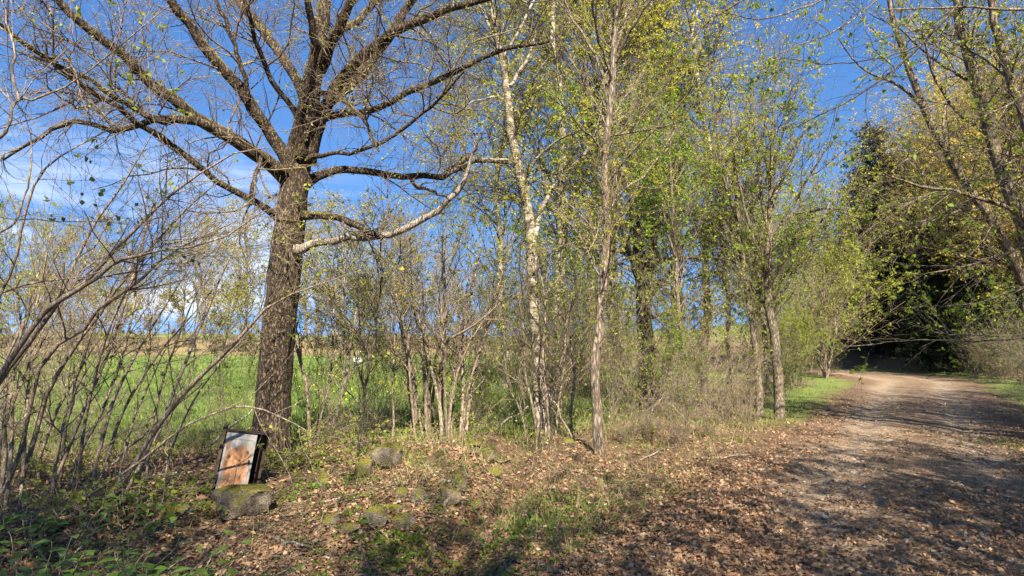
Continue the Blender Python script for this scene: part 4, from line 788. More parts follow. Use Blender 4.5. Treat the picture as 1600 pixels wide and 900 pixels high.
# undergrowth
und = [proto_tree(75, 'undergrowth_shrub', 3.0, 'hazel', 'lf_hazel', (.025, .055), 2200, 60, 340, 900, .08, (.25, .8), (.2, .42), .18, r0=.006, rm=.002, multi=10, sides=5),
       proto_tree(76, 'undergrowth_shrub', 2.2, 'greybark', 'lf_green', (.025, .055), 2800, 70, 340, 900, .06, (.3, 1.0), (.2, .45), .1, r0=.0065, rm=.002, multi=8, sides=5),
       proto_tree(77, 'undergrowth_shrub', 1.3, 'hazel', 'lf_hazel', (.018, .04), 420, 60, 420, 1200, .02, (.4, 1.3), (.25, .6), .02, r0=.009, rm=.002, multi=8, sides=5)]
def shrubs(lst, group):
    for px, d, k, s, lab in lst:
        x, y = at(px, d); place(und[k], x, y, rr.uniform(0, 6.28), s, lab, group)
shrubs([(760, 10.6, 1, .7, 'leafy shrub left of the birch foot'), (800, 11.5, 0, .9, 'thin-stemmed shrub behind the leaning birch'), (820, 12.8, 0, 1.0, 'upright shrub behind the young birch stems'), (872, 11.2, 0, .95, 'shrub between the birch and the pair of pale poles'),
        (905, 12.2, 0, 1.0, 'upright thin shrub just left of the slim brown trunk'), (955, 11.0, 0, .85, 'thin shrub just right of the slim brown trunk'), (985, 12.4, 1, .95, 'leafy shrub at the left of the dark trunk'), (1035, 12.2, 0, .95, 'upright shrub at the right of the dark trunk'),
        (1062, 11, 1, .75, 'low leafy shrub in front of the thin straight sapling'), (1095, 11.6, 0, .95, 'pole shrub midway between dark trunk and crooked tree'), (1130, 11.8, 2, 1.2, 'tangled bare brush left of the crooked tree'), (1160, 12.6, 0, .9, 'upright shrub left behind the crooked tree'),
        (1205, 14.0, 1, .7, 'leafy shrub on the verge right of the crooked tree'), (1222, 17, 1, .9, 'bushy shrub at the corner of the grass verge'),
        (1200, 16.5, 0, 1.0, 'upright shrub behind the crooked tree'), (1245, 21, 1, .95, 'leafy shrub before the track bend'), (1290, 27, 1, .9, 'leafy shrub hiding the inside of the track bend'), (1270, 26, 0, .8, 'thin shrub under the domed pale tree'), (940, 14.5, 0, 1.1, 'tall shrub behind the slim brown trunk'), (1080, 14.5, 0, 1.15, 'tall shrub behind the straight sapling'), (855, 15, 1, 1.1, 'dense leafy shrub beyond the birch'), (1000, 17.5, 1, 1.3, 'dense shrub behind the dark trunk'), (905, 18.5, 1, 1.2, 'dense shrub deep behind the slim tree')], 'shrubs growing along the field boundary')
shrubs([(1060, 9.0, 2, .75, 'low dry brush in front of the slim tree on its right'), (1010, 9.4, 2, .8, 'dry twiggy brush below the dark trunk'), (1105, 9.6, 2, .85, 'dry twiggy brush near the track edge'), (1160, 10.6, 2, .6, 'low brush before the crooked tree'), (975, 9.2, 2, .55, 'sparse brush right beside the slim brown tree'),
        (745, 9.6, 2, .6, 'sparse brush right of the pale hazel clump'), (590, 8.8, 2, .6, 'sparse brush left of the pale hazel clump'), (525, 8.0, 2, .5, 'sparse brush behind the mossy boulder'), (320, 7.6, 2, .55, 'sparse brush behind the rusty cabinet'), (240, 8, 2, .8, 'low brush left of the cabinet'), (120, 7.4, 2, .85, 'low brush among the leaning hazel stems'), (20, 7.5, 2, .9, 'low brush at the left edge')], 'dry brush on the bank')
shrubs([(570, 9.8, 0, .85, 'thin upright shrub behind the crooked sapling'), (620, 10.2, 0, .8, 'thin upright shrub left behind the hazel clump'), (735, 10.4, 0, .7, 'thin upright shrub right behind the hazel clump'), (500, 9.4, 0, .8, 'thin upright shrub behind the pale saplings'), (370, 8.8, 0, .7, 'thin shrub left of the oak'), (60, 8.4, 0, 1.0, 'upright shrub at far left behind the stems')], 'thin shrubs fringing the field')
shrubs([(1515, 25, 1, 1.5, 'tall leafy shrub in the sun before the low spruces'), (1572, 23, 1, 1.6, 'largest leafy shrub in the sun on the right bank'), (1462, 29.5, 1, 1.4, 'leafy shrub in the sun at the outside of the bend'), (1478, 29, 1, 1.0, 'leafy shrub behind the right grass strip'), (1515, 27, 2, 1.5, 'tangled brush above the right grass strip'), (1560, 22, 2, 1.5, 'tangled brush on the right bank'), (1610, 19, 2, 1.3, 'brush at the right frame edge'), (1440, 31, 2, 1.4, 'brush at the right of the track bend'), (1575, 25, 1, 1.1, 'leafy shrub high on the right bank'), (1400, 35, 2, 1.6, 'shady brush closing the track'), (1590, 21, 2, 1.6, 'tangled brush at the right edge of the bank'), (1540, 24, 2, 1.2, 'low brush just behind the right grass strip')], 'shrubs on the right bank')

# ------------------------------------------------------------------ trees beside the track on the right, leaning over it
def leaning(seed, lab, pts, d0, d1, twn, lm='lf_hazel', nl=1200, lsize=(.03, .06), base=None, extra=(), mat='slim'):
    g = np.random.default_rng(seed); tp = trace(pts, d0, d1, 24, .01, g); tp = (tp[0], tp[1] * .82); b = tp[0][0, 0]
    gz = Gf(b[0], b[1]); t = thing('trackside_tree', lab, 'tree', (b[0], b[1], gz), 'trees leaning over the right of the track')
    wood('trunk', [(tp[0], tp[1], 10)], M[mat], t)
    ls = [(q[0], q[1] * .72) for q in [trace(p, a, c, 12, .01, g) for p, a, c in extra]]
    for l in ls: wood('limb', [(l[0], l[1], 6)], M[mat], t)
    a1 = grow(g, tp[0], tp[1], twn[0], (.5, 1.8), (.4, 1.1), 7, .15, .06, .3, 1, .45, .003)
    if ls:
        q = pad(ls); b1 = grow(g, q[0], q[1], twn[0], (.4, 1.4), (.3, 1.1), 7, .16, .03, .1, 1, .5, .003); a1 = (np.concatenate([a1[0], b1[0]]), np.concatenate([a1[1], b1[1]]))
    a2 = grow(g, a1[0], a1[1], twn[1], (.25, .9), (.3, 1), 5, .2, 0, .1, 1, .55, .002); a3 = grow(g, a2[0], a2[1], twn[2], (.12, .4), (.3, 1), 4, .22, 0, .1, 1, .55, .0014)
    wood('branchlets', [(a1[0], a1[1], 4)], M[mat], t, 'stuff'); wood('twigs', [(a2[0], a2[1], 3), (a3[0], a3[1], 3)], M['greybark'], t, 'stuff')
    p, T = leaf_pts(g, a3[0], nl); v, f = leaves(g, p, T, lsize, .75, .4); mk('foliage', v, f, M[lm], t, False, 'stuff'); return t
def rootdown(pts, d):      # extend a trace to the ground along its lean
    x, y, r = pts[0]; gp = None
    for s in range(1, 60):
        xx = x + 12 * s * .35; yy = y + 12 * s; q = P(xx, yy, d)
        if q[2] < Gf(q[0], q[1]) - .1: gp = (xx, yy, r * 1.35); break
    return [gp, (x + (gp[0] - x) * .5, y + (gp[1] - y) * .5, r * 1.1)] + pts
A = [(1620, 430, 13), (1600, 360, 12), (1560, 250, 11), (1535, 160, 10), (1510, 80, 9), (1498, 20, 8), (1485, -60, 6)]
leaning(81, 'stout brown trunk curving up through the top right corner', rootdown(A, 9.5), 9.5, 9.3, (34, 460, 1300), nl=3200, lsize=(.03, .06), extra=[([(1590, 330, 6), (1560, 320, 4), (1500, 300, 3.4), (1430, 290, 2.8), (1380, 270, 1.8)], 9.5, 8.5), ([(1545, 210, 5), (1500, 180, 3.6), (1460, 120, 3), (1440, 50, 2)], 9.5, 9), ([(1560, 260, 5), (1590, 200, 4), (1600, 120, 3), (1610, 40, 2)], 9.5, 10), ([(1525, 130, 4), (1470, 100, 2.6), (1400, 40, 2)], 9.5, 9)])
A = [(1640, 520, 9), (1600, 440, 8.5), (1560, 360, 8), (1510, 290, 7.5), (1480, 240, 7), (1445, 170, 6.5), (1420, 100, 6), (1395, 30, 5), (1380, -40, 4)]
leaning(82, 'slimmer trunk leaning left across the golden beeches', rootdown(A, 11), 11, 10.6, (30, 400, 1200), nl=3000, extra=[([(1540, 330, 4), (1500, 330, 3), (1440, 350, 2.4), (1390, 340, 1.6)], 11, 10), ([(1445, 170, 4), (1400, 130, 3), (1350, 110, 2), (1310, 60, 1.4)], 11, 10), ([(1480, 240, 4), (1475, 160, 3), (1490, 80, 2.4), (1480, 10, 1.6)], 11, 12)])
A = [(1660, 300, 10), (1620, 240, 9), (1598, 180, 8), (1575, 110, 7.5), (1555, 40, 7), (1545, -30, 6)]
leaning(83, 'second trunk in the top right corner crossing the first', rootdown(A, 8.6), 8.6, 8.4, (22, 260, 800), nl=1600)
# trees outside the frame to the right and behind the camera; they throw the long shade over the track
shade = proto_tree(84, 'shade_tree', 11, 'slim', 'lf_green', (.06, .12), 15000, 80, 600, 1600, .25, (.4, 1.1), (.2, .42), .1, r0=.012, rm=.005)
for x, y, r, s, lab in [(-3.6, -1.6, 3.0, .62, 'leafy tree left of the photographer outside the view'), (-2.0, -2.4, 1.0, .68, 'leafy tree behind left of the photographer'), (3.5, -1.6, .6, .62, 'leafy tree right behind the photographer by the track'), (5.8, .4, 2.6, .58, 'small leafy tree right of the track outside the view'), (4.9, -.9, 1.7, .6, 'bushy-crowned tree at the near right of the track outside the view'), (7.0, -2.6, 2.0, .8, 'taller leafy tree behind and right of the photographer'), (1.0, -4.6, 4.0, .78, 'leafy tree some steps straight behind the photographer')]:
    place(shade, x, y, r, s, lab, 'trees outside the view that shade the track')
low = proto_tree(85, 'roadside_bush', 3.6, 'hazel', 'lf_green', (.05, .09), 2600, 60, 400, 1000, .1, (.3, 1.0), (.2, .45), .1, r0=.009, rm=.003, multi=7)
for x, y, s, lab in [(5.9, 2.9, .9, 'bush right of the track nearest the photographer'), (7.4, 4.6, .95, 'second bush right of the track outside the view'), (4.3, 1.5, .75, 'bush right beside the photographer'), (9.3, 6.2, .8, 'third bush right of the track outside the view')]:
    place(low, x, y, rr.uniform(0, 6.28), s, lab, 'bushes outside the view on the right verge')
bare = proto_tree(86, 'bare_tree', 9.5, 'slim', 'lf_hazel', (.05, .09), 1000, 54, 260, 500, .1, (.35, .9), (.2, .42), .14, r0=.011, rm=.009, multi=3)
for x, y, s, lab in [(9.0, 3.2, 1.0, 'bare tree right of the track outside the view'), (11.4, 6.4, .9, 'second bare tree right of the track'), (13.6, 8.8, 1.0, 'third bare tree right of the track'), (10.5, .4, 1.05, 'bare tree set back right of the photographer'), (16.2, 11.2, .85, 'bare tree towards the bend, outside the view'), (14.0, 5.5, 1.1, 'bare tree high on the right bank'), (19.5, 14.2, .9, 'bare tree by the bend outside the view'), (12.2, 4.0, .9, 'bare tree behind the first ones on the right'), (10.2, 7.4, .7, 'short bare tree at the edge of the track'), (15.0, 10.4, .7, 'short bare tree beyond the third one'), (17.2, 9.4, 1.0, 'bare tree high on the bank to the right'), (9.8, 4.6, .9, 'bare tree behind the many-stemmed one'), (10.5, 5.7, .85, 'bare tree further behind the many-stemmed one'), (12.4, 7.8, .9, 'bare tree a little before the third one'), (10.9, 8.9, .65, 'short bare tree just outside the right frame edge'), (13.2, 6.6, 1.0, 'tall bare tree between the bank and the verge'), (15.6, 9.6, .9, 'bare tree on the bank past the short ones'), (8.0, 2.2, .85, 'bare tree close behind the nearest bush'), (8.3, 3.4, .8, 'many-stemmed bare tree beside the second bush'), (9.6, 5.4, .85, 'bare tree between the third bush and the track'), (13.0, 10.2, .55, 'low bare tree just outside the right frame edge'), (18.4, 12.6, .8, 'bare tree beyond the low one on the right verge'), (20.8, 14.6, .9, 'last bare tree of the right verge'), (12.0, 8.6, .75, 'bare tree leaning at the track edge outside the view')]:
    place(bare, x, y, rr.uniform(0, 6.28), s, lab, 'bare trees outside the view on the right')

# ------------------------------------------------------------------ near twigs with big leaves
def leaf_mesh(name, Lg=.06, Wd=.045, mat=None):
    pr = np.array([0, .3, .8, 1, .85, .45, 0]); n = len(pr); vs = []
    for i, q in enumerate(pr):
        t = i / (n - 1); z = -.18 * Lg * t * t
        vs += [(-q * Wd / 2, t * Lg, z + .10 * q * Wd), (0, t * Lg, z), (q * Wd / 2, t * Lg, z + .10 * q * Wd)]
    fs = []
    for i in range(n - 1):
        for j in (0, 1): a = i * 3 + j; fs.append((a, a + 1, a + 4, a + 3))
    me = bpy.data.meshes.new(name); me.from_pydata(vs, [], fs); me.update(); me.materials.append(mat); 
    for p in me.polygons: p.use_smooth = True
    return me
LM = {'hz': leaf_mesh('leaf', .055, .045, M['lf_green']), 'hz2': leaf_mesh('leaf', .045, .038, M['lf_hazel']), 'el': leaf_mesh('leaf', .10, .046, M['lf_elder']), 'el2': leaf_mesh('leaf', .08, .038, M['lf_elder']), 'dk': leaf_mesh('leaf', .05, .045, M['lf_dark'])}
def hang_leaf(me, parent, pos, d, up, s=1.0):
    d = Vector(d).normalized(); x = d.cross(Vector(up)).normalized(); z = x.cross(d)
    mt = Matrix((x, d, z)).transposed().to_4x4(); o = bpy.data.objects.new('leaf', me); C.objects.link(o); o.parent = parent
    o.matrix_local = Matrix.Translation(Vector(pos) - parent.location) @ mt @ Matrix.Scale(s, 4); return o
def near_branch(seed, lab, traces, nleaf, kinds, size=(.7, 1.2), base=None, n1=14, group='near twigs hanging into the picture', mat='greybark', small=0, tl=(.2, .7)):
    g = np.random.default_rng(seed); ls = [trace(p, a, b, 14, .004, g) for p, a, b in traces]; b = ls[0][0][0, 0]
    t = thing('overhanging_branch', lab, 'branch', b, group)
    ls = [(l[0], l[1] * .6) for l in ls]
    for l in ls: wood('stem', [(l[0], l[1], 6)], M[mat], t)
    q = pad(ls); a1 = grow(g, q[0], q[1], n1, tl, (.4, 1.0), 6, .14, -.02, .1, 1, .5, .0014); a2 = grow(g, a1[0], a1[1], n1 * 3, (.08, .3), (.4, 1), 5, .15, -.02, .1, 1, .6, .001)
    wood('twigs', [(a1[0], a1[1], 4), (a2[0], a2[1], 3)], M[mat], t, 'stuff')
    p, T = leaf_pts(g, a2[0], nleaf, .2, 1)
    for k in range(nleaf):
        d = T[k] * .4 + g.normal(size=3) * .5 + np.array([0, 0, -.55]); up = g.normal(size=3) * .6 + np.array([0, 0, 1])
        hang_leaf(LM[kinds[int(g.integers(len(kinds)))]], t, p[k], d, up, g.uniform(*size))
    if small:
        p, T = leaf_pts(g, a2[0], small, .2); v, f = leaves(g, p, T, (.015, .035), .6); mk('small_leaves', v, f, M['lf_hazel'], t, False, 'stuff')
    return t
near_branch(91, 'dark diagonal twig with limp leaves hanging from the top right', [([(1560, -60, 5), (1490, 15, 3.6), (1440, 70, 3), (1390, 115, 2.6), (1340, 150, 2.2), (1290, 175, 1.8), (1240, 200, 1.2)], 4.4, 4.0), ([(1440, 70, 2.4), (1380, 90, 1.8), (1300, 100, 1.4), (1220, 90, 1)], 4.3, 4.0)], 90, ['hz', 'hz2'], (.4, .85), mat='darkbark', n1=26, small=260)
near_branch(92, 'long level twig with bright leaves crossing the dark spruces', [([(1700, 518, 3.6), (1600, 528, 2.6), (1540, 533, 2.4), (1480, 531, 2), (1420, 532, 1.7), (1370, 538, 1.4), (1300, 541, .9)], 3.8, 4.4), ([(1700, 500, 3), (1600, 523, 1.8), (1520, 524, 1.4), (1460, 520, 1.1)], 3.9, 4.1)], 60, ['hz', 'hz2'], (.5, .9), n1=16, tl=(.12, .4))
near_branch(93, 'spray of leafy twigs at the right edge below the trunks', [([(1720, 330, 4), (1620, 380, 3), (1560, 400, 2.4), (1490, 420, 2), (1430, 430, 1.4)], 4.2, 4.6), ([(1720, 420, 3.4), (1620, 440, 2.4), (1540, 470, 2), (1470, 480, 1.3)], 4.0, 4.6), ([(1720, 240, 3.4), (1620, 270, 2.4), (1540, 300, 2), (1460, 340, 1.6), (1420, 350, 1)], 4.6, 5.0)], 150, ['hz', 'hz2'], (.45, .95), n1=40, small=300)
near_branch(94, 'crisscross twigs with small leaves in the top right sky', [([(1720, -10, 5), (1600, 15, 4), (1530, 12, 3.2), (1470, 12, 2.4), (1380, 15, 1.6)], 4.6, 4.4), ([(1720, 200, 4), (1600, 245, 2.6), (1520, 280, 2), (1450, 330, 1.4)], 5, 5), ([(1720, 60, 3), (1600, 150, 2.4), (1500, 200, 1.8), (1400, 260, 1.2), (1350, 300, 1)], 5, 5.2), ([(1500, 150, 2), (1400, 190, 1.5), (1320, 240, 1)], 4.8, 4.6)], 120, ['hz', 'hz2'], (.5, .95), n1=44, small=380)
near_branch(95, 'bare arching twigs with drooping leaves along the top edge', [([(1420, -60, 4), (1330, -20, 3), (1260, 10, 2.4), (1190, 30, 1.8), (1130, 20, 1.2)], 4.5, 4.2), ([(1420, -40, 3), (1320, 40, 2), (1250, 70, 1.6), (1180, 100, 1)], 4.5, 4.2), ([(1250, -50, 3), (1160, 0, 2.2), (1100, 40, 1.6), (1060, 100, 1)], 4.6, 5)], 110, ['hz', 'hz2'], (.35, .75), n1=36, small=420)
near_branch(96, 'dark green leaves on a fine twig in front of the thin cloud', [([(-80, 100, 3), (-20, 150, 2), (40, 200, 1.6), (90, 240, 1.2), (120, 262, .8)], 3.6, 3.8), ([(-80, 330, 3), (0, 340, 2), (100, 345, 1.4), (190, 350, 1), (230, 352, .6)], 3.8, 4.1)], 48, ['dk'], (.45, .85), n1=14, tl=(.15, .5))
# elder bush, bottom left corner
def elder(seed, lab, px, py, d, n, hgt, nleaf=6):
    g = np.random.default_rng(seed); b = P(px, py, d); bz = Gf(b[0], b[1]); t = thing('elder_bush', lab, 'bush', (b[0], b[1], bz), 'low leafy bushes in the left corner')
    for k in range(n):
        a = g.uniform(0, 6.28); r = g.uniform(.05, .85); sx, sy = b[0] + math.cos(a) * r * .5, b[1] + math.sin(a) * r * .35; h = g.uniform(*hgt)
        top = np.array([sx + math.cos(a) * r * .8, sy + math.sin(a) * r * .5, Gf(sx, sy) + h]); base = np.array([sx, sy, Gf(sx, sy) - .02]); m = 8
        s = np.linspace(0, 1, m)[:, None]; pl = base * (1 - s) + top * s + g.normal(0, .008, (m, 3)); pl[0] = base
        wood('stem', [(pl[None], np.linspace(.006, .002, m)[None], 5)], M['hazel'], t)
        for q in range(nleaf):
            f = .45 + .55 * q / (nleaf - 1); i = int(f * (m - 1)); a2 = a + q * 2.4 + g.uniform(-.3, .3)
            hang_leaf(LM[['el', 'el2'][int(g.integers(2))]], t, pl[i], (math.cos(a2), math.sin(a2), g.uniform(-.1, .45)), (g.normal(0, .2), g.normal(0, .2), 1), g.uniform(.7, 1.2))
    return t
elder(101, 'leafy elder bush nearest the bottom left corner', 60, 900, 3.5, 36, (.15, .5), 8)
elder(102, 'elder bush with spread leaves below the mossy slab', 225, 900, 3.8, 42, (.12, .38), 7)
elder(103, 'low elder sprouts at the left edge under the hazel stems', 60, 800, 4.6, 26, (.15, .5), 7)
elder(104, 'elder sprouts between the hazel and the cabinet', 200, 790, 5.2, 22, (.12, .45), 6)
# small leafy seedlings and herbs on the forest floor
def herb(seed, lab, px, py, n, s=.05, spread=.18, mat='cover', grp='green herbs sprouting through the dry leaves', h=.10):
    g = np.random.default_rng(seed); b = onground(px, py); t = thing('ground_herb', lab, 'plant', (b[0], b[1], Gf(b[0], b[1])), grp)
    x = b[0] + g.normal(0, spread, n); y = b[1] + g.normal(0, spread, n); z = G(x, y); hh = g.uniform(.02, h, n)
    pos = np.stack([x, y, z + hh], 1); st = np.stack([np.stack([x + g.normal(0, .01, n), y + g.normal(0, .01, n), z - .01], 1), pos], 1)
    wood('stems', [(st, np.full((n, 2), .0015), 3)], M['cover'], t, 'stuff')
    k = 4; pp = np.repeat(pos, k, 0); T = g.normal(size=(n * k, 3)); T[:, 2] = g.uniform(-.1, .4, n * k)
    v, f = leaves(g, pp, nrm(T) * 3, (s * .6, s), .7, 0, .25, .15); mk('leaves', v, f, M[mat], t, False, 'stuff'); return t
for k, (px, py, n, s, sp2, lab) in enumerate([(885, 800, 90, .04, .22, 'bright green herb patch right of the birch on the verge'), (830, 830, 70, .04, .18, 'bright herb patch on the verge nearest the track edge'), (790, 850, 40, .035, .16, 'sparse herbs left of the bright patches'), (915, 785, 40, .035, .16, 'small herb patch at the foot of the slim tree verge'),
     (605, 875, 40, .05, .12, 'green seedlings at the bottom between the mossy stones and the verge'), (640, 850, 14, .05, .06, 'lone green seedling below the mossy stones'), (470, 778, 45, .045, .16, 'yellow-green herbs right of the mossy slab'), (575, 715, 24, .05, .1, 'seedlings on the mossy boulder'), (700, 800, 16, .04, .12, 'few herbs among the small mossy stones'),
     (430, 720, 120, .045, .25, 'leafy growth around the foot of the oak'), (480, 730, 80, .04, .22, 'leafy growth right of the oak foot'), (385, 800, 20, .05, .1, 'shaded herbs beside the slab'), (690, 890, 30, .04, .15, 'seedlings at the bottom edge of the verge'), (560, 760, 20, .04, .1, 'herbs between the crooked sapling and the mossy stones'),
     (740, 700, 90, .04, .3, 'green herbs on the bank left of the birch'), (640, 720, 60, .04, .25, 'green herbs at the foot of the hazel clump'), (800, 690, 60, .04, .25, 'green herbs before the birch foot'), (1010, 700, 40, .035, .3, 'sparse herbs below the dry brush'), (1140, 690, 50, .035, .3, 'herbs by the track left of the crooked tree'), (1590, 700, 60, .035, .3, 'herbs on the right verge of the track'), (300, 790, 60, .045, .25, 'herbs left of the rusty cabinet'), (120, 700, 90, .045, .4, 'herbs below the leaning hazel'), (250, 690, 80, .045, .4, 'herbs at the edge of the field left of the cabinet'), (930, 650, 120, .045, .5, 'greenery between slim tree and dark trunk'), (570, 690, 70, .045, .3, 'greenery behind the mossy boulder'), (700, 680, 90, .045, .35, 'greenery behind the hazel clump')]):
    herb(200 + k, lab, px, py, n, s, sp2)
# bramble growth round the oak foot
g = np.random.default_rng(55)
def bramble(seed, lab, px, py, d, n, L=(.3, .8), nl=300):
    g = np.random.default_rng(seed); b = P(px, py, d); bz = Gf(b[0], b[1]); t = thing('bramble', lab, 'plant', (b[0], b[1], bz), 'leafy brambles on the bank')
    m = 8; p0 = np.stack([b[0] + g.normal(0, .22, n), b[1] + g.normal(0, .15, n), np.full(n, bz)], 1); d_ = nrm(np.stack([g.normal(0, .6, n), g.normal(0, .6, n), np.ones(n)], 1)); l = g.uniform(L[0], L[1], n)[:, None]; pts = [p0]
    for q in range(m - 1): pts.append(pts[-1] + d_ * l / (m - 1)); d_ = nrm(d_ + g.normal(0, .12, (n, 3)) + np.array([0, 0, -.14]))
    Pp = np.stack(pts, 1); wood('stems', [(Pp, np.full((n, m), .0025), 4)], M['hazel'], t, 'stuff'); p, T = leaf_pts(g, Pp, nl, .2); v, f = leaves(g, p, T, (.02, .045), .75, .1, .8); mk('foliage', v, f, M['lf_hazel'], t, False, 'stuff')
for a in [(301, 'bramble growing against the right side of the oak foot', 455, 730, 7.0, 40, (.3, .9), 420), (302, 'bramble between the cabinet and the oak', 410, 720, 6.9, 22, (.2, .6), 160), (303, 'bramble on top of the mossy boulder', 590, 700, 7.7, 26, (.3, .8), 240), (304, 'bramble in front of the pale hazel clump', 660, 700, 8.6, 34, (.3, .8), 320), (305, 'bramble right of the pale hazel clump', 735, 690, 9, 40, (.3, .9), 380), (306, 'bramble left of the cabinet below the field', 270, 720, 7.2, 34, (.3, .8), 300), (307, 'bramble at the foot of the leaning hazel', 100, 740, 6.4, 40, (.3, .9), 340), (308, 'bramble around the birch foot', 820, 690, 9.2, 34, (.3, .9), 300), (310, 'bramble at the left edge of the picture under the hazel', 20, 720, 6.6, 50, (.3, .9), 520), (311, 'bramble between the hazel foot and the field', 190, 690, 7.6, 50, (.3, .9), 480), (312, 'bramble left of the mossy slab', 240, 770, 5.8, 44, (.25, .7), 420), (313, 'bramble in the lower left below the hazel stems', 130, 790, 5.4, 50, (.25, .7), 460), (314, 'bramble behind the pair of pale poles', 900, 680, 9.6, 44, (.3, .9), 420), (315, 'bramble right of the slim brown trunk', 985, 690, 9.6, 44, (.3, .8), 380), (316, 'bramble behind the oak towards the field', 520, 690, 8.6, 50, (.3, .8), 420), (309, 'bramble between the two thin saplings right of the oak', 520, 720, 7.9, 30, (.3, .8), 260)]: bramble(*a)

g = np.random.default_rng(66)
for k, (px, py, d, L_, az, lab) in enumerate([(300, 720, 7.4, 1.6, 1.0, 'dead stem leaning out of the scrub left of the cabinet'), (625, 700, 8.9, 1.9, 2.4, 'broken dead stem leaning left by the hazel clump'), (760, 695, 9.6, 1.5, .6, 'broken stem leaning right of the hazel clump'), (985, 690, 9.8, 1.2, .9, 'dead stem slanting over the brush right of the slim tree'), (1090, 680, 10.4, .9, 2.2, 'bleached dead stem in the dry brush'), (900, 700, 9.0, 1.1, 2.2, 'snapped stub left of the slim brown tree'), (140, 740, 6.4, 1.7, .8, 'dead stem fallen through the leaning hazel')]):
    b = P(px, py, d); z0 = Gf(b[0], b[1]); s_ = np.linspace(0, 1, 10); tl = g.uniform(.7, 1.1)
    pl = np.stack([b[0] + math.cos(az) * np.sin(tl) * L_ * s_, b[1] + math.sin(az) * .3 * L_ * s_, z0 - .03 + np.cos(tl) * L_ * s_], 1) + g.normal(0, .012, (10, 3))
    o = wood('dead_stem', [(pl[None], (.016 * np.linspace(1, .45, 10))[None], 6)], M['dead']); tag(o, lab, 'stick', 'dead stems leaning in the scrub')
# ------------------------------------------------------------------ stones
def stone_mesh(seed, flat=.6, sub=4):
    g = np.random.default_rng(seed); bm = bmesh.new(); bmesh.ops.create_icosphere(bm, subdivisions=sub, radius=1)
    v = np.array([q.co[:] for q in bm.verts]); f = np.array([[x.index for x in p.verts] for p in bm.faces]); bm.free()
    for k in range(16):      # chip flat faces
        nn = nrm(g.normal(size=3) * np.array([1, 1, .7])); dd = g.uniform(.50, .80); s = v @ nn; v = v - np.maximum(s - dd, 0)[:, None] * nn * 1.0
    r = 1.15 + .10 * np.sin(v @ g.normal(0, 2.2, 3) + 1)[:, None] + .05 * np.sin(v @ g.normal(0, 5, 3))[:, None] + .025 * np.sin(v @ g.normal(0, 12, 3))[:, None] + .012 * g.normal(size=(len(v), 1))
    v = v * r; v[:, 2] *= flat; return v, f
def stone(seed, lab, px, py, w_, h_, dep=None, flat=.6, rz=0, sink=.25, grp='mossy stones on the bank', lift=0, mat='stone'):
    b = onground(px, py); d = b[1]; s = w_ * d / FPX / 2; v, f = stone_mesh(seed, 1.0, 4)
    if seed == 401: v[:, 2] = np.tanh(v[:, 2] * 1.8); v[:, :2] *= 1.05
    hz = h_ * d / FPX / 2
    v = v * np.array([s, s * (dep or .8), hz / 1.0]); c, si = math.cos(rz), math.sin(rz); v = np.stack([v[:, 0] * c - v[:, 1] * si, v[:, 0] * si + v[:, 1] * c, v[:, 2]], 1)
    ctr = np.array([b[0], b[1] + s * (dep or .8) * .8, Gf(b[0], b[1] + s * .5) + hz * (1 - 2 * sink) + lift]); o = mk('stone', v, f, M[mat], None, True); o.location = Vector(ctr); tag(o, lab, 'stone', grp); return o
stone(401, 'long mossy slab under the rusty cabinet', 364, 820, 104, 46, .6, rz=.1, sink=.04)
for a in [(402, 'mossy boulder at the foot of the dark crooked sapling', 602, 738, 66, 42, .8), (403, 'grey boulder left of the mossy one below the crooked sapling', 566, 748, 38, 36, .8), (404, 'round stone fully covered in yellow moss', 582, 832, 52, 36, .8), (405, 'grey wedge stone right of the round mossy one', 625, 828, 44, 30, .9), (406, 'small brown stone behind the wedge stone', 612, 806, 34, 20, .8),
          (407, 'small mossy stone left of a close pair uphill', 624, 785, 26, 22, .8), (408, 'small mossy stone right of a close pair uphill', 650, 792, 30, 26, .8), (409, 'mossy stone lying by the fallen stick', 700, 792, 40, 26, .8), (410, 'bright mossy stone beside the shadowed hollow', 722, 775, 24, 26, .8), (411, 'low mossy stone beneath the hazel clump', 712, 755, 30, 16, .8), (412, 'small stone at the bottom under the pale leaves', 540, 840, 34, 22, .8),
          (413, 'stone in the shade behind the birch verge', 760, 722, 40, 20, .8), (414, 'mossy stone left of the birch foot', 805, 694, 30, 20, .8), (415, 'dark stone at the left of the slab', 262, 815, 60, 34, .8), (416, 'mossy stone below the leaning hazel', 150, 805, 54, 30, .8), (417, 'stone half hidden by the elder leaves', 60, 840, 60, 34, .8), (418, 'pale stone chip on the leaves near the bottom', 535, 884, 22, 8, .8),
          (422, 'mossy stone at the right end of the low stone row', 742, 806, 30, 20, .8), (423, 'mossy stone uphill of the hollow beside bramble', 770, 745, 28, 18, .8), (424, 'small mossy stone between slab and round mossy stone', 540, 812, 28, 18, .8), (425, 'mossy stone between the oak and the crooked sapling', 500, 762, 34, 22, .8), (419, 'small shaded stone right of the mossy slab', 512, 830, 34, 22, .8), (420, 'flat pale stone on the bank above the hollow', 742, 700, 26, 12, .8), (421, 'grey stone at the foot of the slim tree', 890, 700, 26, 14, .8)]: stone(*a, rz=rr.uniform(-.5, .5), sink=.30)
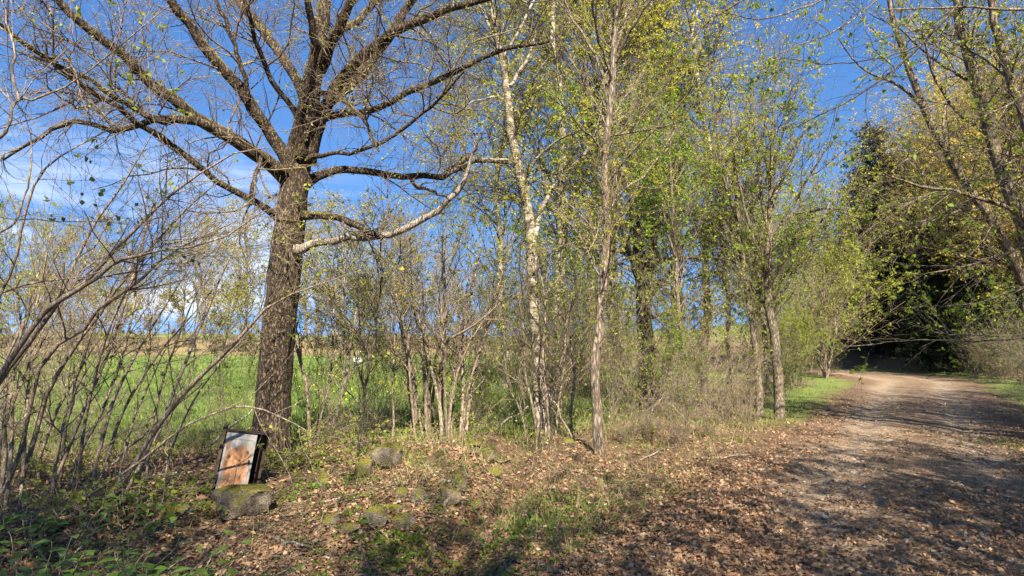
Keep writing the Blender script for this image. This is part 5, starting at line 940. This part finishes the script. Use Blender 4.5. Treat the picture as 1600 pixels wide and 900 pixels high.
for k, (px, py, w_, lab) in enumerate([(1290, 812, 16, 'largest pale stone, in the near left wheel rut'), (1185, 875, 14, 'pale stone at the near left edge of the track'), (1260, 855, 12, 'pale stone just below the largest one in the rut'), (1120, 860, 12, 'pale stone where dry leaves meet the track'), (1340, 742, 14, 'pale stone in the middle of the track, lit'), (1390, 690, 12, 'farthest loose stone in the track'),
    (1215, 800, 12, 'small pale stone left of the largest one'), (1420, 850, 12, 'pale stone in the shade at right of the track'), (1150, 795, 11, 'small stone among leaves at the track edge'), (1330, 895, 14, 'pale stone at the bottom of the picture in the track')]):
    stone(430 + k, lab, px, py, w_, w_ * .5, .8, sink=.3, grp='loose stones lying in the track', mat='bare_stone')
# ------------------------------------------------------------------ fallen sticks
def stick(seed, lab, a, b, r):
    g = np.random.default_rng(seed); p0 = onground(*a); p1 = onground(*b); m = 9; s = np.linspace(0, 1, m)[:, None]; pl = p0 * (1 - s) + p1 * s + g.normal(0, .012, (m, 3)); pl[:, 2] = G(pl[:, 0], pl[:, 1]) + r * 1.2 + .015 * np.sin(s[:, 0] * 3)
    rad = r * np.linspace(1, .5, m); o = wood('fallen_stick', [(pl[None], rad[None], 6)], M['dead'] if seed % 2 else M['hazel']); tag(o, lab, 'stick', 'fallen sticks on the bank')
for k, (a, b, r, lab) in enumerate([((690, 800), (735, 792), .02, 'bleached bent stick by the mossy stones'), ((690, 755), (715, 765), .018, 'short stick above the mossy stones'), ((735, 715), (800, 722), .022, 'mossy stick lying over the hollow'), ((1000, 722), (1060, 700), .014, 'long dry stick below the brush'), ((1040, 690), (1090, 672), .012, 'thin pale stick in the dry grass'),
     ((500, 790), (560, 775), .010, 'thin stick on the leaves below the boulder'), ((880, 735), (950, 760), .010, 'thin stick in front of the slim tree'), ((430, 850), (500, 870), .012, 'brown stick near the bottom'), ((640, 760), (668, 790), .008, 'forked twig above the small mossy pair'), ((1120, 720), (1190, 712), .010, 'stick at the track verge'), ((90, 820), (190, 780), .018, 'fallen branch among the elder leaves'), ((960, 850), (1010, 835), .006, 'small twig near the left track edge'), ((760, 780), (810, 800), .008, 'twig between hollow and herbs'), ((180, 760), (300, 740), .014, 'grey fallen branch left of the cabinet')]): stick(500 + k, lab, a, b, r)
# sparse small green leaves coming up everywhere between the dry ones
g = np.random.default_rng(88); x, y = zone(5200, (-150, 1250), (2.9, 13), .8); e = (x - road_left(y)) * .86; k = (e < -.1) & (wob(x * 1.5, y * 1.5, 0, 8) > .05); x, y = x[k], y[k]
pos = np.repeat(np.stack([x, y, G(x, y) + g.uniform(.02, .07, len(x))], 1), 4, 0); T = g.normal(size=(len(pos), 3)); T[:, 2] = g.uniform(-.1, .3, len(pos))
v, f = leaves(g, pos, nrm(T) * 3, (.015, .04), .65, 0, .2, .15); tag(mk('ground_cover', v, f, M['cover'], None, False, 'stuff'), 'small green leaves coming up through the dry ones on the bank', 'ground cover')
# white wood anemones
g = np.random.default_rng(77); x, y = zone(160, (480, 1050), (3.6, 7)); x = x[:70]; y = y[:70]; z = G(x, y); pos = np.repeat(np.stack([x, y, z + .05], 1), 5, 0); T = g.normal(size=(len(pos), 3)); T[:, 2] = .2
v, f = leaves(g, pos, nrm(T) * 3, (.012, .02), .7, 0, .2, .1); tag(mk('wood_anemones', v, f, M['flower'], None, False, 'stuff'), 'tiny white flowers dotted over the leafy verge', 'flowers')

# ------------------------------------------------------------------ the rusty cabinet
def box(c, s, bev=0):
    x, y, z = [q / 2 for q in s]; bm = bmesh.new(); bmesh.ops.create_cube(bm, size=1)
    bmesh.ops.scale(bm, vec=s, verts=bm.verts); bmesh.ops.translate(bm, vec=c, verts=bm.verts)
    if bev: bmesh.ops.bevel(bm, geom=list(bm.edges), offset=bev, segments=2, affect='EDGES', profile=.7)
    return bm
def bobj(name, bms, mat, parent):
    me = bpy.data.meshes.new(name); out = bmesh.new()
    for b in bms:
        m2 = bpy.data.meshes.new('t'); b.to_mesh(m2); b.free(); out.from_mesh(m2); bpy.data.meshes.remove(m2)
    out.to_mesh(me); out.free(); me.materials.append(mat); o = bpy.data.objects.new(name, me); C.objects.link(o); o.parent = parent; return o
cb = P(360, 770, 5.95)
cab = thing('metal_cabinet', 'rust-streaked white steel cabinet tilted on a mossy slab before the oak', 'cabinet', cb)
cab.rotation_euler = (R_(-7), R_(7.5), R_(7))
Wc, Hc, Dc = .285, .565, .20
bobj('shell', [box((0, Dc, Hc / 2), (Wc, .006, Hc), 0), box((-Wc / 2 + .003, Dc / 2 + .01, Hc / 2), (.006, Dc - .02, Hc)), box((Wc / 2 + .02, Dc / 2 + .07, Hc / 2 - .02), (.006, Dc * .6, Hc - .02)), box((.03, Dc + .003, Hc / 2), (Wc + .05, .006, Hc - .01)), box((.02, Dc / 2 + .01, .004), (Wc, Dc - .02, .006))], M['rust'], cab)
door = bobj('door', [box((0, 0, Hc / 2), (Wc, .012, Hc - .01), .003)], M['rustpaint'], cab)
pts = [(-.118, .06), (-.118, .44), (-.085, .50), (.118, .50), (.118, .06)]
rid = []
for (x0, z0), (x1, z1) in zip(pts, pts[1:] + pts[:1]):
    L_ = math.hypot(x1 - x0, z1 - z0); b = box((0, 0, 0), (L_ + .006, .006, .008), .002); bmesh.ops.rotate(b, matrix=Matrix.Rotation(-math.atan2(z1 - z0, x1 - x0), 3, 'Y'), verts=b.verts); bmesh.ops.translate(b, vec=((x0 + x1) / 2, -.008, (z0 + z1) / 2), verts=b.verts); rid.append(b)
rd = bobj('raised_rim', rid, M['rustpaint'], door)
for z in (.13, .44): bobj('hinge', [box((-Wc / 2 - .006, -.004, z), (.018, .02, .05), .003)], M['rust'], cab)
bobj('top_plate', [box((.03, Dc / 2 - .01, Hc + .004), (Wc + .10, Dc + .03, .008), .002)], M['rust'], cab)
bobj('latch', [box((Wc / 2 - .03, -.012, Hc * .52), (.012, .014, .045), .003)], M['rust'], cab)
bobj('side_post', [box((-Wc / 2 - .04, .06, Hc / 2 + .02), (.032, .05, Hc + .08), .006)], M['post'], cab)
bobj('bracket', [box((-Wc / 2 - .03, .05, Hc * .22), (.07, .07, .02), .003)], M['rust'], cab)
# tiny white box out in the field
hv = onground(560, 566); hv = P(560, 566, 42); b = thing('white_box', 'tiny white box standing out in the green field', 'box', (hv[0], hv[1], Gf(hv[0], hv[1])))
m_, t_, b_ = newmat('white_box_paint'); b_.inputs['Base Color'].default_value = (.7, .7, .68, 1)
bobj('body', [box((0, 0, .18), (.55, .4, .36), .02)], m_, b); bobj('lid', [box((0, 0, .385), (.62, .47, .04), .01)], M['pebble'], b)
# remove prototypes that were never placed
for o in list(C.objects):
    if o.parent is None and o.type == 'EMPTY' and o.get('label') in ('tree', 'spruce'):
        for c in list(o.children): bpy.data.objects.remove(c)
        bpy.data.objects.remove(o)
